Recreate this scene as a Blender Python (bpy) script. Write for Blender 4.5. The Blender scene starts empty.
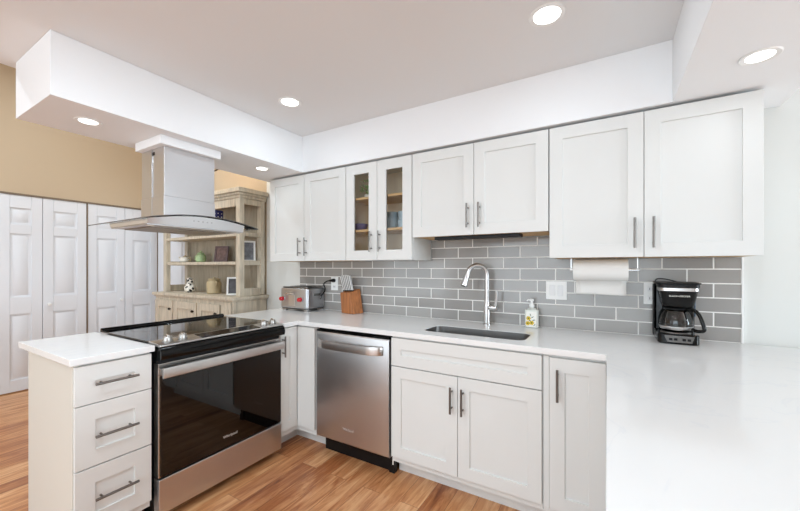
import bpy, bmesh, math, random
from mathutils import Vector, Matrix
random.seed(7)
S = bpy.context.scene
COL = S.collection

# ------------------------------------------------------------------ camera
TH = 0.5359
cam_d = bpy.data.cameras.new('camera')
cam_d.sensor_width = 36.0
cam_d.lens = 351.44 / 800 * 36.0
cam_d.shift_x = (400 - 398.26) / 800
cam_d.shift_y = (267.05 - 255.5) / 800
cam_d.clip_start = 0.02
cam = bpy.data.objects.new('camera', cam_d)
COL.objects.link(cam)
cam.location = (0, -2.4587, 1.3058)
cam.rotation_euler = (math.pi / 2, 0, TH)
S.camera = cam

# ------------------------------------------------------------------ world sky, added fill lamps, exposure
S.view_settings.view_transform = 'Standard'
S.view_settings.look = 'None'
S.view_settings.gamma = 1
S.view_settings.use_curve_mapping = False
S.view_settings.exposure = 0.32
world = bpy.data.worlds.new('daylight')
S.world = world
world.use_nodes = True
bg = world.node_tree.nodes['Background']
bg.inputs[0].default_value = (0.85, 0.93, 1.0, 1)
bg.inputs[1].default_value = 1.2


def area(name, loc, rot, sx, sy, power, color=(1, 1, 1)):
    d = bpy.data.lights.new(name, 'AREA')
    d.shape = 'RECTANGLE'
    d.size = sx
    d.size_y = sy
    d.energy = power
    d.color = color
    o = bpy.data.objects.new(name, d)
    COL.objects.link(o)
    o.location = loc
    o.rotation_euler = rot
    return o


# added area lamps, out of view, filling the room from behind and beside
area('fill_lamp_rear', (-0.75, -5.47, 1.35), (math.radians(90), 0, 0), 3.0, 2.0, 49, (0.78, 0.90, 1.0))
area('fill_lamp_side', (5.35, -1.1, 1.45), (math.radians(90), 0, math.radians(90)), 1.8, 1.7, 140, (0.78, 0.90, 1.0))
area('fill_lamp_dining', (-4.2, -5.47, 1.5), (math.radians(90), 0, 0), 1.8, 2.0, 22, (0.80, 0.91, 1.0))

# ------------------------------------------------------------------ materials


def lin(c):
    out = []
    for v in c:
        v /= 255.0
        out.append(v / 12.92 if v <= 0.04045 else ((v + 0.055) / 1.055) ** 2.4)
    return tuple(out) + (1.0,)


MATS = {}


def mat(name, rgb, rough=0.5, metal=0.0, spec=0.5, noise=0.0, nscale=20.0, bump=0.0, coat=0.0, stretch=None, emit=None, estr=0.0):
    m = bpy.data.materials.new(name)
    m.use_nodes = True
    nt = m.node_tree
    b = nt.nodes['Principled BSDF']
    b.inputs['Base Color'].default_value = lin(rgb)
    b.inputs['Roughness'].default_value = rough
    b.inputs['Metallic'].default_value = metal
    b.inputs['Specular IOR Level'].default_value = spec
    b.inputs['Coat Weight'].default_value = coat
    if emit:
        b.inputs['Emission Color'].default_value = lin(emit)
        b.inputs['Emission Strength'].default_value = estr
    if noise or bump:
        tc = nt.nodes.new('ShaderNodeTexCoord')
        mp = nt.nodes.new('ShaderNodeMapping')
        nz = nt.nodes.new('ShaderNodeTexNoise')
        nz.inputs['Scale'].default_value = nscale
        nz.inputs['Detail'].default_value = 4
        if stretch:
            mp.inputs['Scale'].default_value = stretch
        nt.links.new(tc.outputs['Object'], mp.inputs[0])
        nt.links.new(mp.outputs[0], nz.inputs['Vector'])
        if noise:
            mx = nt.nodes.new('ShaderNodeMix')
            mx.data_type = 'RGBA'
            c = lin(rgb)
            mx.inputs[6].default_value = tuple(v * (1 - noise) for v in c[:3]) + (1,)
            mx.inputs[7].default_value = tuple(min(1, v * (1 + noise)) for v in c[:3]) + (1,)
            nt.links.new(nz.outputs['Fac'], mx.inputs[0])
            nt.links.new(mx.outputs[2], b.inputs['Base Color'])
        if bump:
            bp = nt.nodes.new('ShaderNodeBump')
            bp.inputs['Strength'].default_value = bump
            bp.inputs['Distance'].default_value = 0.002
            nt.links.new(nz.outputs['Fac'], bp.inputs['Height'])
            nt.links.new(bp.outputs[0], b.inputs['Normal'])
    MATS[name] = m
    return m


white_paint = mat('white_cabinet_paint', (222, 222, 219), 0.5, spec=0.3, bump=0.03, nscale=60)
soffit_paint = mat('soffit_paint', (240, 241, 242), 0.7, bump=0.05, nscale=90)
ceiling_paint = mat('ceiling_paint', (233, 233, 233), 0.85, bump=0.1, nscale=120)
wall_paint = mat('wall_paint', (219, 220, 216), 0.7, bump=0.06, nscale=90)
beige_paint = mat('beige_wall_paint', (196, 175, 147), 0.75, bump=0.08, nscale=90)
door_paint = mat('door_paint', (226, 228, 232), 0.45, bump=0.05, nscale=40)
trim_paint = mat('brown_track_paint', (120, 104, 86), 0.5)
panel_white = mat('end_panel_laminate', (210, 206, 196), 0.5, spec=0.3, bump=0.04, nscale=50)
steel = mat('brushed_steel', (208, 207, 208), 0.33, 1.0, noise=0.05, nscale=30, stretch=(1, 1, 40), bump=0.02)
steel_h = mat('brushed_steel_horizontal', (196, 193, 190), 0.26, 1.0, noise=0.05, nscale=8, stretch=(1, 1, 60), bump=0.02)
steel_pale = mat('satin_steel', (206, 205, 204), 0.3, 1.0)
steel_dark = mat('dark_steel', (120, 118, 116), 0.3, 1.0)
handle_metal = mat('handle_nickel', (124, 120, 116), 0.3, 1.0)
chrome = mat('polished_chrome', (225, 225, 226), 0.1, 1.0)
black_gloss = mat('black_gloss', (8, 8, 8), 0.09, spec=0.28)
black_glass = mat('black_oven_glass', (6, 5, 5), 0.03, spec=0.5, coat=0.1)
black_matte = mat('black_plastic', (14, 14, 15), 0.45, spec=0.3)
cook_glass = mat('cooktop_glass', (12, 12, 12), 0.05, spec=0.5, coat=0.2)
dark_gap = mat('dark_recess', (24, 22, 20), 0.8)
white_plastic = mat('white_plastic', (240, 240, 238), 0.35)
red_plastic = mat('red_plastic', (190, 22, 38), 0.25, coat=0.5)
paper = mat('paper_towel', (228, 226, 222), 0.9, bump=0.25, nscale=260)
maple = mat('maple_wood', (206, 168, 116), 0.55, noise=0.12, nscale=6, stretch=(1, 6, 1))
interior = mat('cabinet_interior', (246, 230, 206), 0.6, noise=0.08, nscale=8, stretch=(6, 1, 1))
block_wood = mat('acacia_wood', (172, 108, 62), 0.4, noise=0.75, nscale=9, stretch=(7, 7, 0.5), bump=0.05)
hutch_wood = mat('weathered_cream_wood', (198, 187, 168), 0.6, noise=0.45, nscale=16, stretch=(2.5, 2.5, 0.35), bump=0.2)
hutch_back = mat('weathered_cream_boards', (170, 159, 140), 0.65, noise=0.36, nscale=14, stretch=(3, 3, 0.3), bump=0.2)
bronze = mat('dark_bronze', (46, 34, 26), 0.4, 0.7)
ceramic_white = mat('white_ceramic', (238, 232, 220), 0.3)
ceramic_blue = mat('blue_grey_ceramic', (164, 184, 196), 0.3, noise=0.1, nscale=30)
ceramic_purple = mat('purple_ceramic', (104, 90, 136), 0.3)
ceramic_green = mat('green_ceramic', (172, 196, 146), 0.35, noise=0.25, nscale=40)
ceramic_tan = mat('tan_stoneware', (186, 168, 132), 0.5, noise=0.15, nscale=20)
navy = mat('navy_tin', (34, 36, 96), 0.4)
leaf = mat('leaf_green', (146, 178, 92), 0.5, noise=0.3, nscale=30)
soap_yellow = mat('lemon_yellow', (226, 190, 40), 0.5)
soap_green = mat('label_leaf_green', (60, 96, 44), 0.5)
label_white = mat('label_white', (240, 238, 230), 0.5)
logo_metal = mat('logo_silver', (225, 225, 225), 0.3, 0.4)
photo_grey = mat('dark_photo_print', (74, 72, 76), 0.3, noise=0.9, nscale=18)
photo_sea = mat('blue_grey_photo_print', (112, 116, 124), 0.3, noise=0.97, nscale=26)
photo_brown = mat('brown_photo_print', (116, 92, 88), 0.3, noise=0.9, nscale=30)
filter_metal = mat('hood_filter_steel', (150, 142, 132), 0.4, 1.0, noise=0.2, nscale=60)


def lamp_mat():
    m = mat('lamp_diffuser', (255, 255, 255), 0.5, emit=(255, 252, 248), estr=2.5)
    return m


lamp_glow = lamp_mat()
bulb_glow = mat('warm_bulb', (255, 220, 170), 0.5, emit=(255, 196, 130), estr=12.0)


def glass_mat(name, tint, rough=0.0, refl=0.12):
    m = bpy.data.materials.new(name)
    m.use_nodes = True
    nt = m.node_tree
    nt.nodes.clear()
    out = nt.nodes.new('ShaderNodeOutputMaterial')
    tr = nt.nodes.new('ShaderNodeBsdfTransparent')
    tr.inputs[0].default_value = tint
    gl = nt.nodes.new('ShaderNodeBsdfGlossy')
    gl.inputs['Roughness'].default_value = rough
    mx = nt.nodes.new('ShaderNodeMixShader')
    fr = nt.nodes.new('ShaderNodeFresnel')
    fr.inputs[0].default_value = 1.35 + refl
    nt.links.new(fr.outputs[0], mx.inputs[0])
    nt.links.new(tr.outputs[0], mx.inputs[1])
    nt.links.new(gl.outputs[0], mx.inputs[2])
    nt.links.new(mx.outputs[0], out.inputs[0])
    return m


clear_glass = glass_mat('clear_pane_glass', (0.97, 0.97, 0.96, 1), refl=-0.1)
hood_glass = glass_mat('hood_glass', (0.90, 0.92, 0.92, 1), refl=-0.17)
smoke_glass = glass_mat('carafe_glass', (0.62, 0.62, 0.62, 1), refl=0.25)


def wood_floor():
    m = bpy.data.materials.new('oak_plank_floor')
    m.use_nodes = True
    nt = m.node_tree
    b = nt.nodes['Principled BSDF']
    tc = nt.nodes.new('ShaderNodeTexCoord')
    mp = nt.nodes.new('ShaderNodeMapping')
    mp.inputs['Rotation'].default_value = (0, 0, math.radians(90))
    nt.links.new(tc.outputs['Object'], mp.inputs[0])
    br = nt.nodes.new('ShaderNodeTexBrick')
    br.offset = 0.37
    br.inputs['Scale'].default_value = 1.0
    br.inputs['Brick Width'].default_value = 1.22
    br.inputs['Row Height'].default_value = 0.125
    br.inputs['Mortar Size'].default_value = 0.0012
    br.inputs['Mortar Smooth'].default_value = 0.3
    br.inputs['Bias'].default_value = 0.0
    br.inputs['Color1'].default_value = (0, 0, 0, 1)
    br.inputs['Color2'].default_value = (1, 1, 1, 1)
    br.inputs['Mortar'].default_value = (0.35, 0.35, 0.35, 1)
    nt.links.new(mp.outputs[0], br.inputs['Vector'])
    # grain, stretched along the planks and shifted per plank
    sep = nt.nodes.new('ShaderNodeVectorMath')
    sep.operation = 'MULTIPLY_ADD'
    sep.inputs[1].default_value = (1, 1, 1)
    nt.links.new(mp.outputs[0], sep.inputs[0])
    sc = nt.nodes.new('ShaderNodeVectorMath')
    sc.operation = 'SCALE'
    sc.inputs['Scale'].default_value = 17.0
    nt.links.new(br.outputs['Color'], sc.inputs[0])
    nt.links.new(sc.outputs[0], sep.inputs[2])
    mp2 = nt.nodes.new('ShaderNodeMapping')
    mp2.inputs['Scale'].default_value = (1.6, 15, 1)
    nt.links.new(sep.outputs[0], mp2.inputs[0])
    nz = nt.nodes.new('ShaderNodeTexNoise')
    nz.inputs['Scale'].default_value = 1.6
    nz.inputs['Detail'].default_value = 7
    nz.inputs['Roughness'].default_value = 0.62
    nz.inputs['Distortion'].default_value = 1.1
    nt.links.new(mp2.outputs[0], nz.inputs['Vector'])
    mix = nt.nodes.new('ShaderNodeMath')
    mix.operation = 'MULTIPLY_ADD'
    mix.inputs[1].default_value = 0.22
    nt.links.new(br.outputs['Color'], mix.inputs[0])
    m2 = nt.nodes.new('ShaderNodeMath')
    m2.operation = 'MULTIPLY'
    m2.inputs[1].default_value = 0.92
    nt.links.new(nz.outputs['Fac'], m2.inputs[0])
    nt.links.new(m2.outputs[0], mix.inputs[2])
    cr = nt.nodes.new('ShaderNodeValToRGB')
    e = cr.color_ramp.elements
    e[0].position = 0.26
    e[0].color = lin((116, 62, 34))
    e[1].position = 0.86
    e[1].color = lin((234, 186, 138))
    a = e.new(0.46)
    a.color = lin((166, 102, 60))
    a = e.new(0.62)
    a.color = lin((202, 142, 94))
    nt.links.new(mix.outputs[0], cr.inputs[0])
    dk = nt.nodes.new('ShaderNodeMix')
    dk.data_type = 'RGBA'
    dk.blend_type = 'MULTIPLY'
    dk.inputs[7].default_value = (0.4, 0.32, 0.28, 1)
    nt.links.new(br.outputs['Fac'], dk.inputs[0])
    nt.links.new(cr.outputs[0], dk.inputs[6])
    nt.links.new(dk.outputs[2], b.inputs['Base Color'])
    b.inputs['Roughness'].default_value = 0.33
    bp = nt.nodes.new('ShaderNodeBump')
    bp.inputs['Strength'].default_value = 0.12
    bp.inputs['Distance'].default_value = 0.002
    nt.links.new(nz.outputs['Fac'], bp.inputs['Height'])
    nt.links.new(bp.outputs[0], b.inputs['Normal'])
    return m


def tile_mat():
    m = bpy.data.materials.new('grey_glass_subway_tile')
    m.use_nodes = True
    nt = m.node_tree
    b = nt.nodes['Principled BSDF']
    tc = nt.nodes.new('ShaderNodeTexCoord')
    sp = nt.nodes.new('ShaderNodeSeparateXYZ')
    cb = nt.nodes.new('ShaderNodeCombineXYZ')
    nt.links.new(tc.outputs['Object'], sp.inputs[0])
    ax = nt.nodes.new('ShaderNodeMath')
    ax.operation = 'ADD'
    # wall x of a joint in the odd rows is .488; object origin is at the wall's x=0, z=.914
    ax.inputs[1].default_value = 16 * 0.2195 - 0.485
    az = nt.nodes.new('ShaderNodeMath')
    az.operation = 'ADD'
    az.inputs[1].default_value = 0.0762 * 10
    nt.links.new(sp.outputs['X'], ax.inputs[0])
    nt.links.new(sp.outputs['Z'], az.inputs[0])
    nt.links.new(ax.outputs[0], cb.inputs[0])
    nt.links.new(az.outputs[0], cb.inputs[1])
    br = nt.nodes.new('ShaderNodeTexBrick')
    br.offset = 0.5
    br.offset_frequency = 2
    br.inputs['Scale'].default_value = 1.0
    br.inputs['Brick Width'].default_value = 0.2195
    br.inputs['Row Height'].default_value = 0.0762
    br.inputs['Mortar Size'].default_value = 0.0034
    br.inputs['Mortar Smooth'].default_value = 0.15
    br.inputs['Color1'].default_value = lin((150, 147, 144))
    br.inputs['Color2'].default_value = lin((166, 163, 159))
    br.inputs['Mortar'].default_value = lin((244, 242, 238))
    nt.links.new(cb.outputs[0], br.inputs['Vector'])
    nt.links.new(br.outputs['Color'], b.inputs['Base Color'])
    rr = nt.nodes.new('ShaderNodeMapRange')
    rr.inputs[3].default_value = 0.13
    rr.inputs[4].default_value = 0.8
    nt.links.new(br.outputs['Fac'], rr.inputs[0])
    nt.links.new(rr.outputs[0], b.inputs['Roughness'])
    bp = nt.nodes.new('ShaderNodeBump')
    bp.inputs['Strength'].default_value = 0.6
    bp.inputs['Distance'].default_value = 0.0015
    bp.invert = True
    nt.links.new(br.outputs['Fac'], bp.inputs['Height'])
    nt.links.new(bp.outputs[0], b.inputs['Normal'])
    return m


def quartz():
    m = bpy.data.materials.new('white_quartz')
    m.use_nodes = True
    nt = m.node_tree
    b = nt.nodes['Principled BSDF']
    tc = nt.nodes.new('ShaderNodeTexCoord')
    nz = nt.nodes.new('ShaderNodeTexNoise')
    nz.inputs['Scale'].default_value = 2.2
    nz.inputs['Detail'].default_value = 8
    nz.inputs['Distortion'].default_value = 1.6
    nt.links.new(tc.outputs['Object'], nz.inputs['Vector'])
    cr = nt.nodes.new('ShaderNodeValToRGB')
    e = cr.color_ramp.elements
    e[0].position = 0.0
    e[0].color = lin((234, 234, 233))
    e[1].position = 1.0
    e[1].color = lin((234, 234, 233))
    for p, c in ((0.48, (234, 234, 233)), (0.495, (229, 230, 231)), (0.51, (234, 234, 233))):
        a = e.new(p)
        a.color = lin(c)
    nt.links.new(nz.outputs['Fac'], cr.inputs[0])
    nt.links.new(cr.outputs[0], b.inputs['Base Color'])
    b.inputs['Roughness'].default_value = 0.14
    return m


floor_mat = wood_floor()
tile = tile_mat()
quartz_mat = quartz()

# ------------------------------------------------------------------ mesh helpers


class Fr:
    """local frame: a along the width, b up, c outwards"""

    def __init__(self, o, a, c):
        self.o = Vector(o)
        self.a = Vector(a)
        self.c = Vector(c)
        self.b = Vector((0, 0, 1))

    def __call__(self, a, b, c):
        return self.o + self.a * a + self.b * b + self.c * c


W = Fr((0, 0, 0), (1, 0, 0), (0, 1, 0))   # world: (x, z, y)


class MB:
    def __init__(self):
        self.bm = bmesh.new()

    def quad_box(self, pts):
        v = [self.bm.verts.new(p) for p in pts]
        for f in ((0, 3, 2, 1), (4, 5, 6, 7), (0, 1, 5, 4), (1, 2, 6, 5), (2, 3, 7, 6), (3, 0, 4, 7)):
            self.bm.faces.new([v[i] for i in f])
        return self

    def box(self, x0, x1, y0, y1, z0, z1):
        return self.quad_box([(x0, y0, z0), (x1, y0, z0), (x1, y1, z0), (x0, y1, z0),
                              (x0, y0, z1), (x1, y0, z1), (x1, y1, z1), (x0, y1, z1)])

    def fbox(self, F, a0, a1, b0, b1, c0, c1):
        return self.quad_box([F(a0, b0, c0), F(a1, b0, c0), F(a1, b0, c1), F(a0, b0, c1),
                              F(a0, b1, c0), F(a1, b1, c0), F(a1, b1, c1), F(a0, b1, c1)])

    def tube(self, pts, r, n=12, cap=True):
        pts = [Vector(p) for p in pts]
        rs = r if isinstance(r, (list, tuple)) else [r] * len(pts)
        rings = []
        up = None
        for i, p in enumerate(pts):
            if i == 0:
                d = pts[1] - p
            elif i == len(pts) - 1:
                d = p - pts[i - 1]
            else:
                d = (pts[i + 1] - p).normalized() + (p - pts[i - 1]).normalized()
            d.normalize()
            if up is None:
                up = Vector((0, 0, 1)) if abs(d.z) < 0.9 else Vector((1, 0, 0))
            s = d.cross(up).normalized()
            up = s.cross(d).normalized()
            rings.append([self.bm.verts.new(p + (s * math.cos(t) + up * math.sin(t)) * rs[i])
                          for t in [2 * math.pi * k / n for k in range(n)]])
        for i in range(len(rings) - 1):
            for k in range(n):
                self.bm.faces.new((rings[i][k], rings[i][(k + 1) % n], rings[i + 1][(k + 1) % n], rings[i + 1][k]))
        if cap:
            self.bm.faces.new(rings[0][::-1])
            self.bm.faces.new(rings[-1])
        return self

    def lathe(self, prof, o=(0, 0, 0), n=28, cap0=True, cap1=True, sx=1, sy=1):
        rings = []
        for (r, z) in prof:
            rings.append([self.bm.verts.new((o[0] + r * sx * math.cos(2 * math.pi * k / n),
                                             o[1] + r * sy * math.sin(2 * math.pi * k / n), o[2] + z)) for k in range(n)])
        for i in range(len(rings) - 1):
            for k in range(n):
                self.bm.faces.new((rings[i][k], rings[i][(k + 1) % n], rings[i + 1][(k + 1) % n], rings[i + 1][k]))
        if cap0:
            self.bm.faces.new(rings[0][::-1])
        if cap1:
            self.bm.faces.new(rings[-1])
        return self

    def prism(self, poly, F, b0, b1, axis='b'):
        """poly of (p,q). axis b: (a,c) extruded in b; axis a: (b,c) extruded in a; axis c: (a,b) extruded in c"""
        def pt(p, q, t):
            return {'b': F(p, t, q), 'a': F(t, p, q), 'c': F(p, q, t)}[axis]
        lo = [self.bm.verts.new(pt(p, q, b0)) for p, q in poly]
        hi = [self.bm.verts.new(pt(p, q, b1)) for p, q in poly]
        n = len(poly)
        self.bm.faces.new(lo[::-1])
        self.bm.faces.new(hi)
        for i in range(n):
            self.bm.faces.new((lo[i], lo[(i + 1) % n], hi[(i + 1) % n], hi[i]))
        return self

    def grid(self, rows):
        vs = [[self.bm.verts.new(p) for p in r] for r in rows]
        for i in range(len(vs) - 1):
            for j in range(len(vs[0]) - 1):
                self.bm.faces.new((vs[i][j], vs[i][j + 1], vs[i + 1][j + 1], vs[i + 1][j]))
        return self

    def shaker(self, F, w, h, t=0.02, rail=0.068, d=0.009, glass=False):
        bm = self.bm
        def ring(a0, b0, a1, b1, c):
            return [bm.verts.new(F(a, b, c)) for a, b in ((a0, b0), (a1, b0), (a1, b1), (a0, b1))]
        o0 = ring(0, 0, w, h, 0)
        o1 = ring(0, 0, w, h, t)
        i1 = ring(rail, rail, w - rail, h - rail, t)
        i2 = ring(rail, rail, w - rail, h - rail, 0 if glass else t - d)
        def band(p, q):
            for k in range(4):
                bm.faces.new((p[k], p[(k + 1) % 4], q[(k + 1) % 4], q[k]))
        band(o0, o1)
        band(o1, i1)
        band(i1, i2)
        if glass:
            band(i2, o0)
        else:
            bm.faces.new(i2)
            bm.faces.new(o0[::-1])
        return self

    def build(self, name, m, parent=None, origin=None, bevel=0.0, seg=2, smooth=40, kind=None, solid=0.0, sub=0):
        bm = self.bm
        bmesh.ops.recalc_face_normals(bm, faces=bm.faces)
        me = bpy.data.meshes.new(name)
        if origin is None:
            origin = parent_world(parent) if parent else None
            if origin is None:
                xs = [v.co for v in bm.verts]
                origin = Vector(((min(v.x for v in xs) + max(v.x for v in xs)) / 2,
                                 (min(v.y for v in xs) + max(v.y for v in xs)) / 2, min(v.z for v in xs)))
        origin = Vector(origin)
        bmesh.ops.translate(bm, verts=bm.verts, vec=-origin)
        bm.to_mesh(me)
        bm.free()
        for p in me.polygons:
            p.use_smooth = True
        me.set_sharp_from_angle(angle=math.radians(smooth))
        me.materials.append(m)
        o = bpy.data.objects.new(name, me)
        COL.objects.link(o)
        if parent:
            o.parent = parent
            o.location = origin - parent_world(parent)
        else:
            o.location = origin
        if solid:
            md = o.modifiers.new('solid', 'SOLIDIFY')
            md.thickness = solid
            md.offset = 0
        if bevel:
            md = o.modifiers.new('bevel', 'BEVEL')
            md.width = bevel
            md.segments = seg
            md.limit_method = 'ANGLE'
            md.angle_limit = math.radians(40)
            md.harden_normals = True
        if sub:
            md = o.modifiers.new('sub', 'SUBSURF')
            md.levels = md.render_levels = sub
        if kind:
            o['kind'] = kind
        return o


def parent_world(p):
    v = Vector((0, 0, 0))
    while p:
        v += p.location
        p = p.parent
    return v


def tag(o, label, cat, group=None):
    o['label'] = label
    o['category'] = cat
    if group:
        o['group'] = group
    return o


def thing(name, loc, label, cat, group=None):
    o = bpy.data.objects.new(name, None)
    o.empty_display_size = 0.05
    COL.objects.link(o)
    o.location = loc
    return tag(o, label, cat, group)


def children(o):
    return [c for c in COL.objects if c.parent == o]


def copy_tree(o, parent=None):
    c = o.copy()
    COL.objects.link(c)
    if parent:
        c.parent = parent
    for ch in children(o):
        copy_tree(ch, c)
    return c


def text(name, s, size, F, a, b, c, m, parent, align='CENTER'):
    cu = bpy.data.curves.new(name, 'FONT')
    cu.body = s
    cu.size = size
    cu.extrude = 0.0004
    cu.align_x = align
    cu.align_y = 'CENTER'
    cu.materials.append(m)
    tmp = bpy.data.objects.new('tmp', cu)
    COL.objects.link(tmp)
    dg = bpy.context.evaluated_depsgraph_get()
    me = bpy.data.meshes.new_from_object(tmp.evaluated_get(dg))
    bpy.data.objects.remove(tmp)
    me.name = name
    o = bpy.data.objects.new(name, me)
    COL.objects.link(o)
    rot = Matrix((F.a, F.b, F.c)).transposed()
    o.rotation_euler = rot.to_euler()
    o.parent = parent
    o.location = F(a, b, c) - parent_world(parent)
    return o


def circ(r, n=24, cx=0, cy=0, a0=0, a1=2 * math.pi):
    return [(cx + r * math.cos(a0 + (a1 - a0) * k / n), cy + r * math.sin(a0 + (a1 - a0) * k / n)) for k in range(n)]


def rrect(x0, x1, y0, y1, r, n=5):
    out = []
    for cx, cy, s in ((x1 - r, y0 + r, -90), (x1 - r, y1 - r, 0), (x0 + r, y1 - r, 90), (x0 + r, y0 + r, 180)):
        for k in range(n + 1):
            t = math.radians(s + 90 * k / n)
            out.append((cx + r * math.cos(t), cy + r * math.sin(t)))
    return out


# ------------------------------------------------------------------ the setting
CZ = 2.40        # kitchen ceiling
SZ = 2.10        # underside of the soffits
DZ = 3.40        # dining ceiling
XC = -5.28       # closet wall
MB().box(XC - 0.1, 5.5, -5.6, 0.1, -0.06, 0.0).build('floor', floor_mat, kind='structure', origin=(0, 0, 0))
MB().box(-3.06, 5.5, 0.0, 0.1, 0.0, DZ).build('wall_back', wall_paint, kind='structure')
MB().box(XC - 0.1, -3.0601, 0.0, 0.1, 0.0, DZ).build('wall_dining_back', beige_paint, kind='structure')
# closet wall with two closet openings side by side
MB().box(XC - 0.1, XC, -1.50, 0.0, 2.075, DZ).box(XC - 0.1, XC, -5.6, -1.50, 0.0, DZ).build('wall_left', beige_paint, kind='structure')
MB().box(XC - 0.7, XC - 0.65, -1.6, 0.1, 0, DZ).build('wall_closet', dark_gap, kind='structure')
# right and rear walls, with openings for the added unseen windows
MB().box(5.4, 5.5, -5.6, 0.1, 0, 0.55).box(5.4, 5.5, -5.6, 0.1, 2.32, DZ).box(5.4, 5.5, -5.6, -2.1, 0.55, 2.32).box(5.4, 5.5, -0.10, 0.1, 0.55, 2.32).build('wall_right', wall_paint, kind='structure')
b = MB()
b.box(XC - 0.1, 5.5, -5.6, -5.5, 2.4, DZ).box(XC - 0.1, 5.5, -5.6, -5.5, 0, 0.3)
for x0, x1 in ((XC - 0.1, -5.15), (-3.25, -2.35), (1.15, 5.5)):
    b.box(x0, x1, -5.6, -5.5, 0.3, 2.4)
b.build('wall_rear', wall_paint, kind='structure')
MB().box(-2.80, 5.5, -5.6, 0.1, CZ, CZ + 0.08).build('ceiling', ceiling_paint, kind='structure')
MB().box(XC - 0.1, -2.80, -5.6, 0.1, DZ, DZ + 0.08).build('ceiling_dining', ceiling_paint, kind='structure')
MB().box(-2.80, -2.72, -5.6, 0.0, CZ + 0.081, DZ + 0.08).build('wall_ceiling_step', ceiling_paint, kind='structure')
# soffits (kept apart by their meeting planes)
MB().box(-2.72, -2.20, -1.887, -0.001, SZ, CZ - 0.0005).build('trim_1', soffit_paint, kind='structure', bevel=0.002)
MB().box(-2.199, 0.2715, -0.333, -0.001, SZ, CZ - 0.0005).build('trim_2', soffit_paint, kind='structure')
MB().box(0.272, 0.737, -3.6, -0.001, SZ, CZ - 0.0005).build('trim_3', soffit_paint, kind='structure', bevel=0.002)
# unseen windows added around the fill lamps, behind and beside the camera
def window(name, F, w, h, n):
    m = MB()
    t = 0.06
    m.fbox(F, 0, w, 0, t, -0.03, 0.03).fbox(F, 0, w, h - t, h, -0.03, 0.03)
    for k in range(n + 1):
        a = k * (w - t) / n
        m.fbox(F, a, a + t, t, h - t, -0.03, 0.03)
    o = m.build(name, white_plastic, kind='structure')
    p = MB().fbox(F, t, w - t, t, h - t, -0.004, 0.004).build('pane', clear_glass, o)
    return o
window('window_unseen_1', Fr((-2.35, -5.55, 0.3), (1, 0, 0), (0, 1, 0)), 3.5, 2.1, 3)
window('window_unseen_2', Fr((-5.15, -5.55, 0.3), (1, 0, 0), (0, 1, 0)), 1.9, 2.1, 2)
window('window_unseen_3', Fr((5.45, -2.1, 0.55), (0, 1, 0), (-1, 0, 0)), 2.0, 1.77, 2)

# backsplash: one low field with the taller part over the sink
poly = [(-2.567, 0.9145), (0.594, 0.9145), (0.594, 1.356), (-0.28, 1.356), (-0.28, 1.505), (-1.158, 1.505), (-1.158, 1.356), (-2.567, 1.356)]
MB().prism(poly, W, -0.008, -0.0005, axis='c').build('wall_backsplash', tile, kind='structure', origin=(0, 0, 0.914))

MB().box(0.5945, 0.603, -0.010, -0.0005, 0.9145, 1.356).build('trim_7', white_plastic, kind='structure')
# closet bifold leaves: six panels' worth of mouldings in three rows
def bifold(y0, y1, name, knob):
    F = Fr((XC - 0.035, y0, 0.012), (0, 1, 0), (1, 0, 0))
    w, h = y1 - y0, 2.045
    m = MB()
    bm = m.bm
    # slab front with raised panels: rows as (b0, b1)
    rows = [(0.05, 0.79), (0.97, 1.63), (1.735, 1.90)]
    rows = [(0.12, 0.80), (0.98, 1.64), (1.74, 1.91)]
    m.fbox(F, 0, w, 0, h, 0, 0.022)
    s = 0.085
    m.fbox(F, 0, s, 0, h, 0.0221, 0.034).fbox(F, w - s, w, 0, h, 0.0221, 0.034)
    prev = 0
    for r0, r1 in rows + [(h, h)]:
        m.fbox(F, s, w - s, prev, r0, 0.0221, 0.034)
        prev = r1
    for r0, r1 in rows:
        g = 0.022
        k = 0.02
        a0, a1, c0, c1 = s + g, w - s - g, r0 + g, r1 - g
        v = [bm.verts.new(F(a, b_, 0.0221)) for a, b_ in ((a0, c0), (a1, c0), (a1, c1), (a0, c1))]
        u = [bm.verts.new(F(a, b_, 0.033)) for a, b_ in ((a0 + k, c0 + k), (a1 - k, c0 + k), (a1 - k, c1 - k), (a0 + k, c1 - k))]
        for i in range(4):
            bm.faces.new((v[i], v[(i + 1) % 4], u[(i + 1) % 4], u[i]))
        bm.faces.new(u)
    o = m.build(name, door_paint, kind='structure', bevel=0.003)
    if knob is not None:
        km = MB().tube([F(knob, 0.885, 0.034), F(knob, 0.885, 0.05), F(knob, 0.885, 0.054), F(knob, 0.885, 0.068), F(knob, 0.885, 0.072)], [0.008, 0.008, 0.017, 0.018, 0.01], 16)
        km.build('knob', white_plastic, o)
    return o
bifold(-1.475, -1.148, 'door_1', None)
bifold(-1.144, -0.772, 'door_2', 0.045)
bifold(-0.757, -0.388, 'door_3', 0.325)
bifold(-0.384, -0.012, 'door_4', None)
F5 = Fr((-5.22, -0.001, 0.01), (1, 0, 0), (0, -1, 0))
m = MB().fbox(F5, 0, 0.70, 0, 2.045, 0, 0.03)
for r0, r1 in ((0.12, 0.80), (0.98, 1.64), (1.74, 1.91)):
    for a0 in (0.10, 0.39):
        m.fbox(F5, a0, a0 + 0.21, r0, r1, 0.0301, 0.036)
m.build('door_5', door_paint, kind='structure', bevel=0.003)
MB().box(XC - 0.045, XC + 0.012, -1.50, -0.0365, 2.058, 2.0745).build('trim_4', trim_paint, kind='structure')
MB().box(XC - 0.045, XC + 0.004, -0.771, -0.758, 0.0, 2.057).build('trim_5', trim_paint, kind='structure')

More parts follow.
